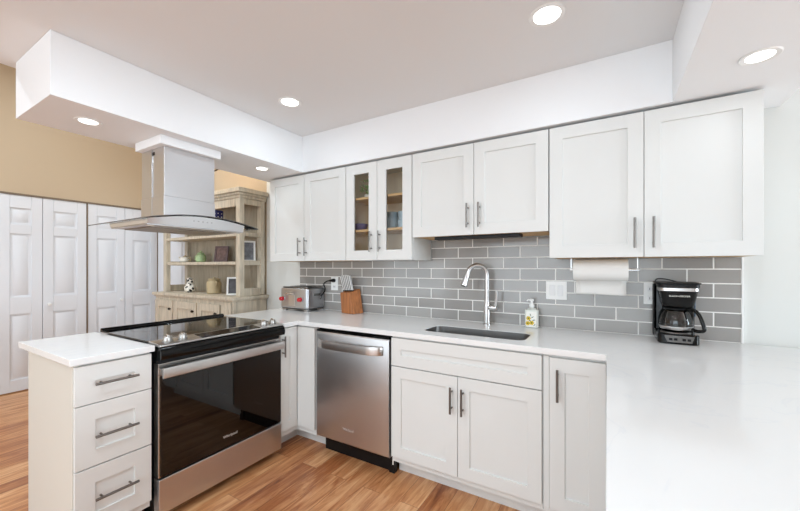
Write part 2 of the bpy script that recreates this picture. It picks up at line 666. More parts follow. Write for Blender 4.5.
# ------------------------------------------------------------------ recessed ceiling lights
def downlight(x, y, z, label, power, r=0.055, spot=True, cat='light', group='recessed ceiling lights'):
    t = thing('recessed_light', (x, y, z), label, cat, group)
    prof = [(r + 0.002, -0.003), (r + 0.016, -0.005), (r + 0.02, -0.002), (r + 0.02, -0.0006)]
    m = MB().lathe(prof, (x, y, z), 40, cap0=False, cap1=False)
    m.build('trim_ring', white_plastic, t)
    MB().lathe([(r, -0.0008), (r, -0.0035), (r - 0.01, -0.005)], (x, y, z), 40).build('diffuser', lamp_glow, t)
    d = bpy.data.lights.new('lamp', 'AREA')
    d.shape = 'DISK'
    d.size = 2 * r - 0.02
    d.energy = power
    d.color = (0.77, 0.90, 1.0)
    o = bpy.data.objects.new('lamp', d)
    COL.objects.link(o)
    o.parent = t
    o.location = (0, 0, -0.007)
    return t
downlight(-0.224, -0.817, CZ, 'round recessed ceiling light at the top of the picture, above the sink cabinets', 1.0)
downlight(-1.807, -0.822, CZ, 'round recessed ceiling light near the corner where the two bulkheads meet', 1.0)
downlight(0.495, -0.627, SZ, 'round recessed light in the bulkhead above the two-door cabinet at far right', 0.5, r=0.041)
downlight(-2.43, -1.674, SZ, 'round recessed light at the near end of the bulkhead left of the range hood', 0.5, r=0.041)
downlight(-2.39, -0.586, SZ, 'small recessed light in the bulkhead between range hood and corner wall cabinet', 0.5, r=0.041)

# ------------------------------------------------------------------ cabinets
def bar_handle(F, a, b, length, vertical, parent, name='handle', r=0.006, off=0.032):
    m = MB()
    if vertical:
        m.tube([F(a, b - length / 2, off), F(a, b + length / 2, off)], r, 12)
        for s in (-1, 1):
            q = b + s * (length / 2 - 0.027)
            m.tube([F(a, q, 0.0005), F(a, q, off)], r * 0.75, 10)
    else:
        m.tube([F(a - length / 2, b, off), F(a + length / 2, b, off)], r, 12)
        for s in (-1, 1):
            q = a + s * (length / 2 - 0.027)
            m.tube([F(q, b, 0.0005), F(q, b, off)], r * 0.75, 10)
    return m.build(name, handle_metal, parent)


def front(F, a0, a1, b0, b1, parent, name, handle=None, glass=False, m=None, rail=0.068, hl=0.152):
    G = Fr(F(a0, b0, 0), F.a, F.c)
    d = MB().shaker(G, a1 - a0, b1 - b0, glass=glass, rail=rail).build(name, m or white_paint, parent, bevel=0.0016)
    if glass:
        MB().fbox(G, rail - 0.004, a1 - a0 - rail + 0.004, rail - 0.004, b1 - b0 - rail + 0.004, 0.006, 0.010).build('glass_pane', clear_glass, d)
    if handle:
        ha, hb, vert = handle
        H = Fr(F(0, 0, 0.02), F.a, F.c)
        bar_handle(H, ha, hb, hl, vert, d)
    return d

BY = Fr((0, -0.60, 0), (1, 0, 0), (0, -1, 0))     # base doors on the back run: a=x, front at y=-.62
UY = Fr((0, -0.30, 0), (1, 0, 0), (0, -1, 0))     # wall cabinets: front at y=-.32
PX = Fr((-1.975, 0, 0), (0, 1, 0), (1, 0, 0))     # peninsula fronts: a=y, front at x=-1.955

UZ0, UZ1 = 1.357, 2.087
def upper(name, x0, x1, split, z0, z1, label, handles, glass=False):
    t = thing(name, ((x0 + x1) / 2, -0.15, z0), label, 'wall cabinet', 'white wall cabinets')
    if not glass:
        MB().box(x0, x1, -0.299, -0.009, z0 + 0.006, z1).build('body', white_paint, t, bevel=0.001)
        MB().box(x0 + 0.012, x1 - 0.012, -0.297, -0.010, z0 + 0.0005, z0 + 0.0055).build('underside', maple, t)
    for (a0, a1, ha) in ((x0 + 0.001, split - 0.0015, handles[0]), (split + 0.0015, x1 - 0.001, handles[1])):
        front(UY, a0, a1, z0, z1 - 0.002, t, 'door', (ha, z0 + handles[2], True), glass=glass, rail=0.068 if not glass else 0.074)
    return t
upper('wall_cabinet', -2.618, -1.745, -2.193, UZ0, UZ1, 'white two-door wall cabinet above the toaster, at the left end of the row', (-2.236, -2.162, 0.118))
upper('wall_cabinet', -1.158, -0.284, -0.719, 1.51, UZ1, 'short white two-door wall cabinet over the sink faucet', (-0.756, -0.681, 0.120))
upper('wall_cabinet', -0.280, 0.591, 0.159, UZ0, UZ1, 'large white two-door wall cabinet above the coffee maker, at the right end', (0.120, 0.197, 0.120))
gx0, gx1 = -1.742, -1.162
t = upper('glass_wall_cabinet', gx0, gx1, -1.452, UZ0, UZ1, 'white wall cabinet with two glass doors and dishes inside', (-1.499, -1.424, 0.137), glass=True)
m = MB()
m.box(gx0, gx0 + 0.012, -0.299, -0.009, UZ0, UZ1).box(gx1 - 0.012, gx1, -0.299, -0.009, UZ0, UZ1)
m.box(gx0 + 0.0121, gx1 - 0.0121, -0.299, -0.009, UZ1 - 0.015, UZ1).box(gx0 + 0.0121, gx1 - 0.0121, -0.299, -0.009, UZ0, UZ0 + 0.013)
m.build('body', white_paint, t)
m = MB()
m.box(gx0 + 0.0125, gx0 + 0.018, -0.298, -0.016, UZ0 + 0.0135, UZ1 - 0.0155).box(gx1 - 0.018, gx1 - 0.0125, -0.298, -0.016, UZ0 + 0.0135, UZ1 - 0.0155)
m.box(gx0 + 0.0125, gx1 - 0.0125, -0.0155, -0.0095, UZ0 + 0.0135, UZ1 - 0.0155).box(gx0 + 0.019, gx1 - 0.019, -0.298, -0.016, UZ0 + 0.0135, UZ0 + 0.018)
m.build('lining', interior, t)
for z in (1.575, 1.822):
    MB().box(gx0 + 0.019, gx1 - 0.019, -0.285, -0.017, z, z + 0.018).build('shelf', maple, t, bevel=0.001)
# under-cabinet light strip below the short cabinet
lt = tag(MB().box(-1.01, -0.445, -0.275, -0.205, 1.490, 1.5095).build('light_bar', black_matte, bevel=0.003), 'slim black light bar under the short wall cabinet over the sink', 'light bar')

# base run along the back wall
def base_body(t, x0, x1, kick=True, y1=-0.010):
    MB().box(x0, x1, -0.599, y1, 0.105, 0.8825).build('body', white_paint, t)
    if kick:
        MB().box(x0, x1, -0.505, -0.49, 0.0, 0.1045).build('toe_kick', white_paint, t)

t = thing('sink_cabinet', (-0.71, -0.3, 0), 'white sink base cabinet with wide false drawer over two doors', 'base cabinet', 'white base cabinets')
m = MB().box(-1.146, -1.128, -0.599, -0.010, 0.105, 0.8825).box(-0.284, -0.272, -0.599, -0.010, 0.105, 0.8825)
m.box(-1.1279, -0.2841, -0.599, -0.010, 0.105, 0.123).box(-1.1279, -0.2841, -0.599, -0.585, 0.1235, 0.8825).box(-1.1279, -0.2841, -0.02, -0.010, 0.1235, 0.8825)
m.build('body', white_paint, t)
MB().box(-1.152, -0.272, -0.505, -0.49, 0.0, 0.1045).build('toe_kick', white_paint, t)
front(BY, -1.142, -0.275, 0.702, 0.872, t, 'drawer_front')
front(BY, -1.142, -0.7125, 0.142, 0.697, t, 'door', (-0.743, 0.569, True), hl=0.145)
front(BY, -0.7095, -0.275, 0.142, 0.697, t, 'door', (-0.678, 0.569, True), hl=0.145)

t = thing('narrow_cabinet', (-0.125, -0.3, 0), 'narrow white base cabinet with one tall door, at the counter corner', 'base cabinet', 'white base cabinets')
base_body(t, -0.270, 0.015)
MB().box(-0.270, -0.243, -0.606, -0.5995, 0.125, 0.872).build('filler_strip', white_paint, t, bevel=0.001)
front(BY, -0.240, -0.004, 0.136, 0.868, t, 'door', (-0.202, 0.743, True))

t = thing('corner_cabinet', (-2.1, -0.35, 0), 'white corner base cabinet with folding door between range and dishwasher', 'base cabinet', 'white base cabinets')
m = MB().prism([(-2.60, -0.010), (-2.60, -0.772), (-1.976, -0.772), (-1.976, -0.5995), (-1.782, -0.5995), (-1.782, -0.010)], W, 0.105, 0.8825)
m.build('body', white_paint, t)
m = MB().prism([(-2.60, -0.4), (-2.60, -0.772), (-2.075, -0.772), (-2.075, -0.505), (-1.748, -0.505), (-1.748, -0.4)], W, 0.0, 0.1045)
m.build('toe_kick', white_paint, t)
front(PX, -0.772, -0.6215, 0.148, 0.872, t, 'door', (-0.757, 0.750, True), rail=0.062, hl=0.145)
MB().fbox(BY, -1.953, -1.784, 0.148, 0.872, 0, 0.02).build('door', white_paint, t, bevel=0.0016)

# drawer unit on the peninsula
t = thing('drawer_cabinet', (-2.25, -1.72, 0), 'white three-drawer cabinet at the near end of the peninsula', 'base cabinet', 'white base cabinets')
MB().box(-2.545, -1.976, -1.856, -1.578, 0.105, 0.8825).build('body', white_paint, t)
MB().box(-2.50, -2.055, -1.85, -1.578, 0.0, 0.1045).build('toe_kick', white_paint, t)
MB().box(-2.55, -1.968, -1.878, -1.857, 0.0, 0.8825).build('end_panel', panel_white, t, bevel=0.001)
for b0, b1, hb in ((0.703, 0.874, 0.791), (0.424, 0.699, 0.560), (0.142, 0.419, 0.284)):
    front(PX, -1.874, -1.579, b0, b1, t, 'drawer', (-1.729, hb, False), rail=0.072, hl=0.165)

# right-hand peninsula base under the wide worktop
t = thing('peninsula_cabinet', (0.45, -1.4, 0), 'white peninsula base cabinets under the wide worktop at right', 'base cabinet', 'white base cabinets')
MB().box(0.07, 0.72, -2.18, -0.64, 0.105, 0.8825).build('body', white_paint, t)
MB().box(0.12, 0.70, -2.16, -0.64, 0.0, 0.1045).build('toe_kick', white_paint, t)
NX = Fr((0.0695, 0, 0), (0, -1, 0), (-1, 0, 0))
for a0, a1 in ((0.66, 1.16), (1.163, 1.66), (1.663, 2.17)):
    front(NX, a0, a1, 0.142, 0.872, t, 'door', (a1 - 0.04, 0.74, True))

# ------------------------------------------------------------------ worktops
def slab(outer, hole, z0, z1):
    bm = bmesh.new()
    es = []
    for loop in [outer] + ([hole] if hole else []):
        vs = [bm.verts.new((x, y, z1)) for x, y in loop]
        for i in range(len(vs)):
            es.append(bm.edges.new((vs[i], vs[(i + 1) % len(vs)])))
    bmesh.ops.triangle_fill(bm, use_beauty=True, use_dissolve=False, edges=es)
    fs = list(bm.faces)
    r = bmesh.ops.extrude_face_region(bm, geom=fs)
    vs = [v for v in r['geom'] if isinstance(v, bmesh.types.BMVert)]
    bmesh.ops.translate(bm, verts=vs, vec=(0, 0, z0 - z1))
    m = MB()
    m.bm.free()
    m.bm = bm
    return m

SX0, SX1, SY0, SY1 = -0.982, -0.378, -0.515, -0.285
outer = [(-2.67, -0.7745), (-1.935, -0.7745), (-1.935, -0.633), (-0.002, -0.633), (-0.002, -2.25), (1.30, -2.25), (1.30, -0.0085), (-2.67, -0.0085)]
o = slab(outer, rrect(SX0, SX1, SY0, SY1, 0.05, 6), 0.884, 0.914).build('countertop', quartz_mat, bevel=0.002)
tag(o, 'long white quartz worktop running along the tiled wall and over the right peninsula', 'countertop')
o = MB().box(-2.65, -1.945, -1.893, -1.568, 0.884, 0.914).build('countertop', quartz_mat, bevel=0.002)
tag(o, 'small white quartz worktop on top of the three-drawer cabinet', 'countertop')

# sink: undermount basin
sink_steel = mat('sink_steel', (150, 148, 146), 0.38, 1.0, noise=0.05, nscale=8, stretch=(1, 1, 60))
t = thing('sink', ((SX0 + SX1) / 2, (SY0 + SY1) / 2, 0.70), 'stainless steel undermount sink set in the white worktop', 'sink')
bm = bmesh.new()
loops = []
for (g, z) in ((0.0012, 0.9115), (0.0025, 0.9115), (0.004, 0.72), (0.02, 0.702), (0.10, 0.698)):
    loops.append([bm.verts.new((x, y, z)) for x, y in rrect(SX0 + g, SX1 - g, SY0 + g, SY1 - g, 0.05 if g < 0.05 else 0.02, 6)])
for p, q in zip(loops[:-1], loops[1:]):
    n = len(p)
    for i in range(n):
        bm.faces.new((p[i], p[(i + 1) % n], q[(i + 1) % n], q[i]))
bm.faces.new(loops[-1])
m = MB(); m.bm.free(); m.bm = bm
m.build('basin', sink_steel, t)
MB().lathe([(0.045, 0.699), (0.045, 0.703), (0.03, 0.701), (0.012, 0.700)], ((SX0 + SX1) / 2, (SY0 + SY1) / 2, 0), 28).build('drain', chrome, t)

# faucet
fx, fy = -0.705, -0.085
t = thing('faucet', (fx, fy, 0.9145), 'brushed nickel gooseneck faucet behind the sink', 'faucet')
m = MB().lathe([(0.027, 0), (0.027, 0.006), (0.0225, 0.010), (0.0225, 0.115), (0.0215, 0.135), (0.0185, 0.150), (0.0155, 0.17)], (fx, fy, 0.9145), 28)
m.build('body', steel_pale, t)
dirx = Vector((-0.80, -0.60, 0)).normalized()
R = 0.068
pts = [Vector((fx, fy, 1.083)), Vector((fx, fy, 1.17)), Vector((fx, fy, 1.245))]
for k in range(1, 15):
    a = math.pi * 0.93 * k / 14
    pts.append(Vector((fx, fy, 1.25)) + dirx * (R - R * math.cos(a)) + Vector((0, 0, R * math.sin(a))))
m = MB().tube(pts, 0.0150, 18)
m.build('spout', steel_pale, t)
e0 = pts[-1]
ed = (pts[-1] - pts[-2]).normalized()
m = MB().tube([e0, e0 + ed * 0.01, e0 + ed * 0.05, e0 + ed * 0.088, e0 + ed * 0.092], [0.0156, 0.0170, 0.0185, 0.0235, 0.020], 20)
sp = m.build('spray_head', steel_pale, t)
MB().tube([e0 + ed * 0.0925, e0 + ed * 0.096], 0.015, 16).build('nozzle', black_matte, sp)
m = MB().tube([(fx + 0.018, fy, 1.03), (fx + 0.055, fy - 0.004, 1.03), (fx + 0.068, fy - 0.005, 1.032)], [0.021, 0.0205, 0.017], 18)
m.tube([(fx + 0.060, fy - 0.006, 1.045), (fx + 0.066, fy - 0.010, 1.09), (fx + 0.070, fy - 0.016, 1.145)], [0.011, 0.0095, 0.009], 12)
m.build('lever', steel_pale, t)

# ------------------------------------------------------------------ dishwasher
t = thing('dishwasher', (-1.46, -0.3, 0), 'stainless steel dishwasher under the worktop between corner and sink cabinets', 'dishwasher')
dx0, dx1 = -1.762, -1.160
MB().box(-1.778, -1.150, -0.575, -0.02, 0.125, 0.8815).build('body', black_matte, t)
bm_ = MB()
poly = [(0.0, 0.118), (0.030, 0.118), (0.040, 0.128), (0.0425, 0.45), (0.040, 0.84), (0.034, 0.855), (0.0, 0.858)]
bm_.prism([(b, c) for c, b in poly], Fr((0, -0.58, 0), (1, 0, 0), (0, -1, 0)), dx0, dx1, axis='a')
door = bm_.build('door', steel, t, bevel=0.002)
MB().box(dx0, dx1, -0.6195, -0.5765, 0.8585, 0.868).build('control_strip', black_gloss, t)
# arched flat bar handle
rows = []
n = 20
for i in range(n + 1):
    u = i / n
    x = -1.746 + u * (1.746 - 1.203)
    bow = math.sin(math.pi * u)
    y = -0.6235 - 0.040 * min(1, bow * 2.2) ** 0.7
    sag = 0.003 * bow
    rows.append([(x, y + 0.012, 0.806 - sag), (x, y + 0.001, 0.803 - sag), (x, y - 0.001, 0.779 - sag), (x, y + 0.001, 0.755 - sag), (x, y + 0.012, 0.752 - sag)])
m = MB().grid(rows)
m.build('handle', steel_pale, door, solid=0.006, smooth=60)
MB().box(-1.745, -1.155, -0.545, -0.53, 0.0, 0.104).box(-1.195, -1.155, -0.562, -0.5455, 0.0, 0.104).build('toe_kick', black_matte, t)
MB().box(-1.168, -1.160, -0.5645, -0.5625, 0.055, 0.10).build('label_sticker', label_white, t)
text('logo', 'Whirlpool', 0.022, BY, -1.478, 0.222, 0.0235, logo_metal, t)

# ------------------------------------------------------------------ range
RY0, RY1 = -1.562, -0.780
t = thing('range', (-2.25, -1.171, 0), 'stainless steel slide-in electric range with black oven door', 'range')
MB().box(-2.56, -1.990, RY0 + 0.008, RY1 - 0.006, 0.03, 0.905).build('body', black_matte, t)
m = MB().box(-2.585, -2.03, RY0 + 0.001, RY1 - 0.001, 0.9155, 0.9235)
top = m.build('cooktop', cook_glass, t, bevel=0.002)
ringm = mat('burner_ring_print', (92, 92, 94), 0.3)
for bx, by, rr in ((-2.43, -1.38, 0.09), (-2.43, -0.98, 0.075), (-2.18, -1.38, 0.075), (-2.18, -0.98, 0.105)):
    MB().lathe([(rr, 0.0002), (rr + 0.0022, 0.0002)], (bx, by, 0.9236), 48, cap0=False, cap1=False).build('burner_ring', ringm, top)
# rear rail
poly = [(0.906, -2.585), (0.930, -2.590), (0.937, -2.602), (0.937, -2.618), (0.925, -2.632), (0.9155, -2.634)]
RX = Fr((0, 0, 0), (0, 1, 0), (1, 0, 0))
m = MB()
m.prism([(0.9155, -2.584), (0.9155, -2.612), (0.928, -2.612), (0.939, -2.606), (0.939, -2.598), (0.930, -2.590)], RX, RY0 + 0.002, RY1 - 0.002, axis='a')
m.build('rear_rail', black_gloss, t, bevel=0.001)
# sloped control panel, stainless with black touch panel
slope = [(0.9155, -2.0295), (0.9245, -2.0295), (0.9255, -2.012), (0.914, -1.918), (0.909, -1.912), (0.904, -1.915), (0.904, -2.0295)]
cp = MB().prism(slope, RX, RY0 + 0.002, RY1 - 0.002, axis='a').build('control_panel', steel_pale, t, bevel=0.002)
def slp(x, off=0.0):
    k = (x + 2.012) / (0.1)
    return 0.9255 - 0.01225 * k + off
tp = MB().quad_box([(-2.004, -1.34, slp(-2.004, -0.001)), (-1.922, -1.34, slp(-1.922, -0.001)), (-1.922, -0.96, slp(-1.922, -0.001)), (-2.004, -0.96, slp(-2.004, -0.001)),
                    (-2.004, -1.34, slp(-2.004, 0.0015)), (-1.922, -1.34, slp(-1.922, 0.0015)), (-1.922, -0.96, slp(-1.922, 0.0015)), (-2.004, -0.96, slp(-2.004, 0.0015))])
tp.build('touch_panel', black_gloss, cp)
knob_steel = mat('knob_steel', (176, 174, 170), 0.35, 1.0)
nv = Vector((0.01225, 0, 0.1)).normalized()
for y in (-1.500, -1.425, -0.905, -0.835):
    c = Vector((-1.965, y, slp(-1.965)))
    m = MB().tube([c + nv * 0.0008, c + nv * 0.006, c + nv * 0.0065, c + nv * 0.026, c + nv * 0.029], [0.025, 0.025, 0.021, 0.019, 0.016], 24)
    kn = m.build('knob', knob_steel, t)
    q = c + nv * 0.0295
    MB().quad_box([q + Vector(v) for v in ((-0.014, -0.003, -0.001), (0.014, -0.003, -0.004), (0.014, 0.003, -0.004), (-0.014, 0.003, -0.001),
                                            (-0.014, -0.003, 0.008), (0.014, -0.003, 0.005), (0.014, 0.003, 0.005), (-0.014, 0.003, 0.008))]).build('grip', chrome, kn, bevel=0.001)
# black bullnose fascia under the control panel
pr = [(0.9035, -1.985), (0.9035, -1.914)]
for k in range(9):
    a = math.radians(80 - 120 * k / 8)
    pr.append((0.866 + 0.036 * math.sin(a), -1.921 + 0.022 * math.cos(a)))
pr += [(0.836, -1.935), (0.836, -1.985)]
MB().prism(pr, RX, RY0 + 0.002, RY1 - 0.002, axis='a').build('front_fascia', black_gloss, t)
# vent strip between fascia and door
MB().box(-1.985, -1.955, RY0 + 0.006, RY1 - 0.006, 0.818, 0.8355).build('vent_strip', black_matte, t)
# oven door
dr = MB().box(-1.985, -1.938, RY0 + 0.006, RY1 - 0.006, 0.238, 0.8175).build('oven_door', steel_h, t, bevel=0.003)
MB().box(-1.9375, -1.930, RY0 + 0.014, RY1 - 0.010, 0.243, 0.752).build('window', black_glass, dr, bevel=0.0015)
m = MB()
m.prism([(0.746, -1.903), (0.750, -1.892), (0.775, -1.889), (0.800, -1.892), (0.804, -1.903), (0.798, -1.909), (0.752, -1.909)], RX, RY0 + 0.010, RY1 - 0.010, axis='a')
for y in (RY0 + 0.012, RY1 - 0.042):
    m.box(-1.937, -1.9095, y, y + 0.03, 0.762, 0.790)
m.build('handle', steel_pale, dr, bevel=0.002)
MB().box(-1.985, -1.930, RY0 + 0.006, RY1 - 0.006, 0.055, 0.233).build('drawer', steel, t, bevel=0.004)
MB().box(-2.50, -2.03, RY0 + 0.03, RY1 - 0.03, 0.0, 0.0295).build('base', black_matte, t)
text('logo', 'Whirlpool', 0.022, Fr((-1.9298, 0, 0), (0, 1, 0), (1, 0, 0)), -1.168, 0.306, 0, logo_metal, t)

# ------------------------------------------------------------------ range hood
HC = -1.165
t = thing('range_hood', (-2.46, HC, 1.55), 'stainless steel island range hood with curved glass canopy over the range', 'range hood')
hw = 0.357
def arcz(y):
    return 1.576 + 0.046 * (1 - ((y - HC) / hw) ** 2)
rows = []
N = 28
for i in range(N + 1):
    y = HC - hw + 2 * hw * i / N
    k = abs((y - HC) / hw)
    xf = -2.150 + 0.0 * k
    xb = -2.90
    rows.append([(xb + (xf - xb) * j / 6, y, arcz(y)) for j in range(7)])
MB().grid(rows).build('glass_canopy', hood_glass, t, solid=0.006, smooth=60)
# dark polished front edge of the glass
m = MB()
m.tube([(-2.1475, HC - hw + 2 * hw * i / N, arcz(HC - hw + 2 * hw * i / N)) for i in range(N + 1)], 0.0030, 8)
for s in (-1, 1):
    m.tube([(-2.1475, HC + s * hw, arcz(HC + s * hw)), (-2.90, HC + s * hw, arcz(HC + s * hw))], 0.0022, 8)
m.build('glass_edge', steel_dark, t)
# canopy body beneath the glass
b0, b1 = -1.498, -0.900
bm = bmesh.new()
sec = []
for i in range(N + 1):
    y = b0 + (b1 - b0) * i / N
    zt = arcz(y) - 0.0055
    zb = 1.550
    k = 0.0
    sec.append([bm.verts.new(p) for p in ((-2.172, y, zt), (-2.186, y, zb), (-2.64, y, zb), (-2.66, y, zt))])
for i in range(N):
    for k in range(4):
        if k == 1:
            continue
        bm.faces.new((sec[i][k], sec[i + 1][k], sec[i + 1][(k + 1) % 4], sec[i][(k + 1) % 4]))
bm.faces.new(sec[0])
bm.faces.new(sec[-1][::-1])
m = MB(); m.bm.free(); m.bm = bm
bmesh.ops.contextual_create
hb = m.build('canopy_body', mat('hood_satin_steel', (236, 236, 237), 0.38, 1.0), t, smooth=50)
MB().box(-2.638, -2.188, b0 + 0.002, b1 - 0.002, 1.543, 1.5495).build('underside', steel, t, bevel=0.001)
for y0, y1 in ((-1.44, -1.21), (-1.20, -0.97)):
    MB().box(-2.60, -2.28, y0, y1, 1.538, 1.5425).build('filter', filter_metal, t)
for y in (-1.462, -0.925):
    MB().lathe([(0.018, 1.539), (0.022, 1.5425)], (-2.23, y, 0), 18).build('hood_lamp', ceramic_white, t)
HF = Fr((-2.1785, 0, 0), (0, 1, 0), (1, 0, 0.2))
for k, y in enumerate((-1.245, -1.217, -1.189, -1.161, -1.133)):
    MB().tube([(-2.182, y, 1.588), (-2.1765, y, 1.589)], 0.0048, 14).build('button', steel, t)
# chimney, two telescoping sections
MB().box(-2.600, -2.315, -1.350, -1.025, 1.622, 1.742).build('chimney_lower', steel, t, bevel=0.002)
MB().box(-2.597, -2.318, -1.347, -1.028, 1.7425, 2.045).build('chimney_upper', steel, t, bevel=0.002)
for (z0, z1) in ((1.625, 1.741), (1.744, 2.044)):
    MB().box(-2.472, -2.458, -1.3525, -1.3505 if z0 < 1.7 else -1.3475, z0, z1).build('seam_strip', steel_pale, t)
MB().box(-2.47, -2.43, -1.3485, -1.3473, 2.005, 2.025).build('vent_slot', black_matte, t)
o = MB().box(-2.602, -2.286, -1.382, -1.002, 2.046, SZ - 0.001).build('trim_6', soffit_paint, kind='structure', bevel=0.002)

# ------------------------------------------------------------------ outlets and switch
def plate(name, x0, x1, z0, z1, label, cat):
    t = thing(name, ((x0 + x1) / 2, -0.0085, (z0 + z1) / 2), label, cat)
    MB().box(x0, x1, -0.0135, -0.0085, z0, z1).build('cover_plate', white_plastic, t, bevel=0.002)
    return t
socket_grey = mat('socket_slots', (90, 90, 90), 0.5)
rocker = mat('rocker_white', (228, 228, 228), 0.3)
t = plate('light_switch', -0.340, -0.217, 1.098, 1.215, 'white double rocker light switch on the tiles right of the soap bottle', 'light switch')
for x in (-0.302, -0.255):
    MB().box(x - 0.0165, x + 0.0165, -0.0165, -0.0136, 1.122, 1.190).build('rocker', rocker, t, bevel=0.0015)
for (x0, x1, lab) in ((0.180, 0.250, 'white wall outlet on the tiles partly behind the coffee maker'), (-2.166, -2.086, 'white wall outlet on the tiles between toaster and knife block')):
    t = plate('wall_outlet', x0, x1, 1.095, 1.217, lab, 'outlet')
    for z in (1.128, 1.182):
        s = MB().box((x0 + x1) / 2 - 0.017, (x0 + x1) / 2 + 0.017, -0.0155, -0.0136, z - 0.014, z + 0.014).build('socket', rocker, t, bevel=0.001)
        MB().box((x0 + x1) / 2 - 0.008, (x0 + x1) / 2 - 0.005, -0.0162, -0.0156, z - 0.006, z + 0.006).box((x0 + x1) / 2 + 0.005, (x0 + x1) / 2 + 0.008, -0.0162, -0.0156, z - 0.006, z + 0.006).build('slots', socket_grey, s)

# ------------------------------------------------------------------ toaster
TX0, TX1, TY0, TY1, TZ = -2.575, -2.238, -0.238, -0.018, 0.9145
toaster_steel = mat('toaster_brushed_steel', (186, 187, 190), 0.3, 1.0, noise=0.08, nscale=30, stretch=(1, 1, 30))
t = thing('toaster', ((TX0 + TX1) / 2, (TY0 + TY1) / 2, TZ), 'stainless steel toaster with red knobs in the far worktop corner', 'toaster')
MB().prism(rrect(TX0, TX1, TY0, TY1, 0.02), W, TZ + 0.022, TZ + 0.204).build('housing', toaster_steel, t, bevel=0.012, seg=3)
MB().prism(rrect(TX0 + 0.012, TX1 - 0.012, TY0 + 0.012, TY1 - 0.012, 0.015), W, TZ + 0.2045, TZ + 0.214).build('top_cover', steel_dark, t, bevel=0.004)
for y in (-0.155, -0.098):
    MB().box(TX0 + 0.05, TX1 - 0.04, y - 0.014, y + 0.014, TZ + 0.2142, TZ + 0.2162).build('bread_slot', black_matte, t)
MB().prism(rrect(TX0 + 0.004, TX1 - 0.004, TY0 + 0.004, TY1 - 0.004, 0.02), W, TZ + 0.014, TZ + 0.0215).build('base', steel_dark, t)
for x in (TX0 + 0.03, TX1 - 0.03):
    for y in (TY0 + 0.03, TY1 - 0.03):
        MB().box(x - 0.022, x + 0.022, y - 0.018, y + 0.018, TZ, TZ + 0.0135).build('foot', steel, t, bevel=0.003)
MB().box(-2.466, -2.386, TY0 - 0.004, TY0 - 0.0005, TZ + 0.045, TZ + 0.140).build('front_panel', steel_pale, t, bevel=0.001)
MB().tube([(-2.476, TY0 - 0.022, TZ + 0.158), (-2.376, TY0 - 0.022, TZ + 0.158)], 0.008, 14).tube([(-2.426, TY0 - 0.022, TZ + 0.158), (-2.426, TY0 - 0.001, TZ + 0.158)], 0.006, 10).build('lever', chrome, t)
for x in (-2.538, -2.312):
    k = MB().tube([(x, TY0 - 0.001, TZ + 0.105), (x, TY0 - 0.010, TZ + 0.105), (x, TY0 - 0.0105, TZ + 0.105)], [0.024, 0.024, 0.012], 24).build('dial_plate', chrome, t)
    MB().tube([(x, TY0 - 0.011, TZ + 0.105), (x, TY0 - 0.034, TZ + 0.105), (x, TY0 - 0.037, TZ + 0.105)], [0.0195, 0.0175, 0.014], 24).build('knob', red_plastic, t)
MB().box(TX1 - 0.0005 + 0.001, TX1 + 0.006, -0.16, -0.08, TZ + 0.135, TZ + 0.155).build('side_grip', steel_dark, t, bevel=0.002)
pts = [(-2.233, -0.070, TZ + 0.13), (-2.226, -0.060, TZ + 0.145), (-2.222, -0.030, TZ + 0.185), (-2.225, -0.045, TZ + 0.235), (-2.185, -0.052, TZ + 0.262), (-2.150, -0.050, TZ + 0.268)]
def smooth_pts(p, n=6):
    p = [Vector(q) for q in p]
    out = []
    for i in range(len(p) - 1):
        p0, p1, p2, p3 = p[max(0, i - 1)], p[i], p[i + 1], p[min(len(p) - 1, i + 2)]
        for k in range(n):
            s = k / n
            out.append(0.5 * ((2 * p1) + (p2 - p0) * s + (2 * p0 - 5 * p1 + 4 * p2 - p3) * s * s + (3 * p1 - p0 - 3 * p2 + p3) * s ** 3))
    out.append(p[-1])
    return out
MB().tube(smooth_pts(pts), 0.0055, 10).tube([(-2.229, -0.085, TZ + 0.10), (-2.222, -0.08, TZ + 0.12), (-2.216, -0.075, TZ + 0.15), (-2.228, -0.07, TZ + 0.14)], 0.004, 8).build('power_cord', black_matte, t)
MB().tube([(-2.126, -0.0165, TZ + 0.270), (-2.126, -0.040, TZ + 0.270), (-2.128, -0.050, TZ + 0.271), (-2.155, -0.052, TZ + 0.268)], [0.017, 0.015, 0.012, 0.007], 14).build('plug', black_matte, t)

# ------------------------------------------------------------------ knife block
kx, ky, kz = -1.868, -0.082, 0.9145
t = thing('knife_block', (kx, ky, kz), 'acacia wood knife block with black-handled knives left of the dishwasher end', 'knife block')
t['label'] = 'acacia wood knife block standing on the worktop against the tiles'
m = MB()
hx, hy = 0.062, 0.060
bot = [(-0.074, -0.058), (0.078, -0.058), (0.078, 0.058), (-0.074, 0.058)]
tp = [(-0.095, -0.058, 0.172), (0.034, -0.058, 0.178), (0.034, 0.058, 0.205), (-0.095, 0.058, 0.200)]
ca, sa = math.cos(math.radians(-14)), math.sin(math.radians(-14))
def kr(x, y, z):
    return (kx + x * ca - y * sa, ky + x * sa + y * ca, kz + z)
m.quad_box([kr(x, y, 0) for x, y in bot] + [kr(*p) for p in tp])
m.build('block', block_wood, t, bevel=0.004)
spine_steel = mat('knife_spine_steel', (232, 232, 232), 0.45, 0.6)
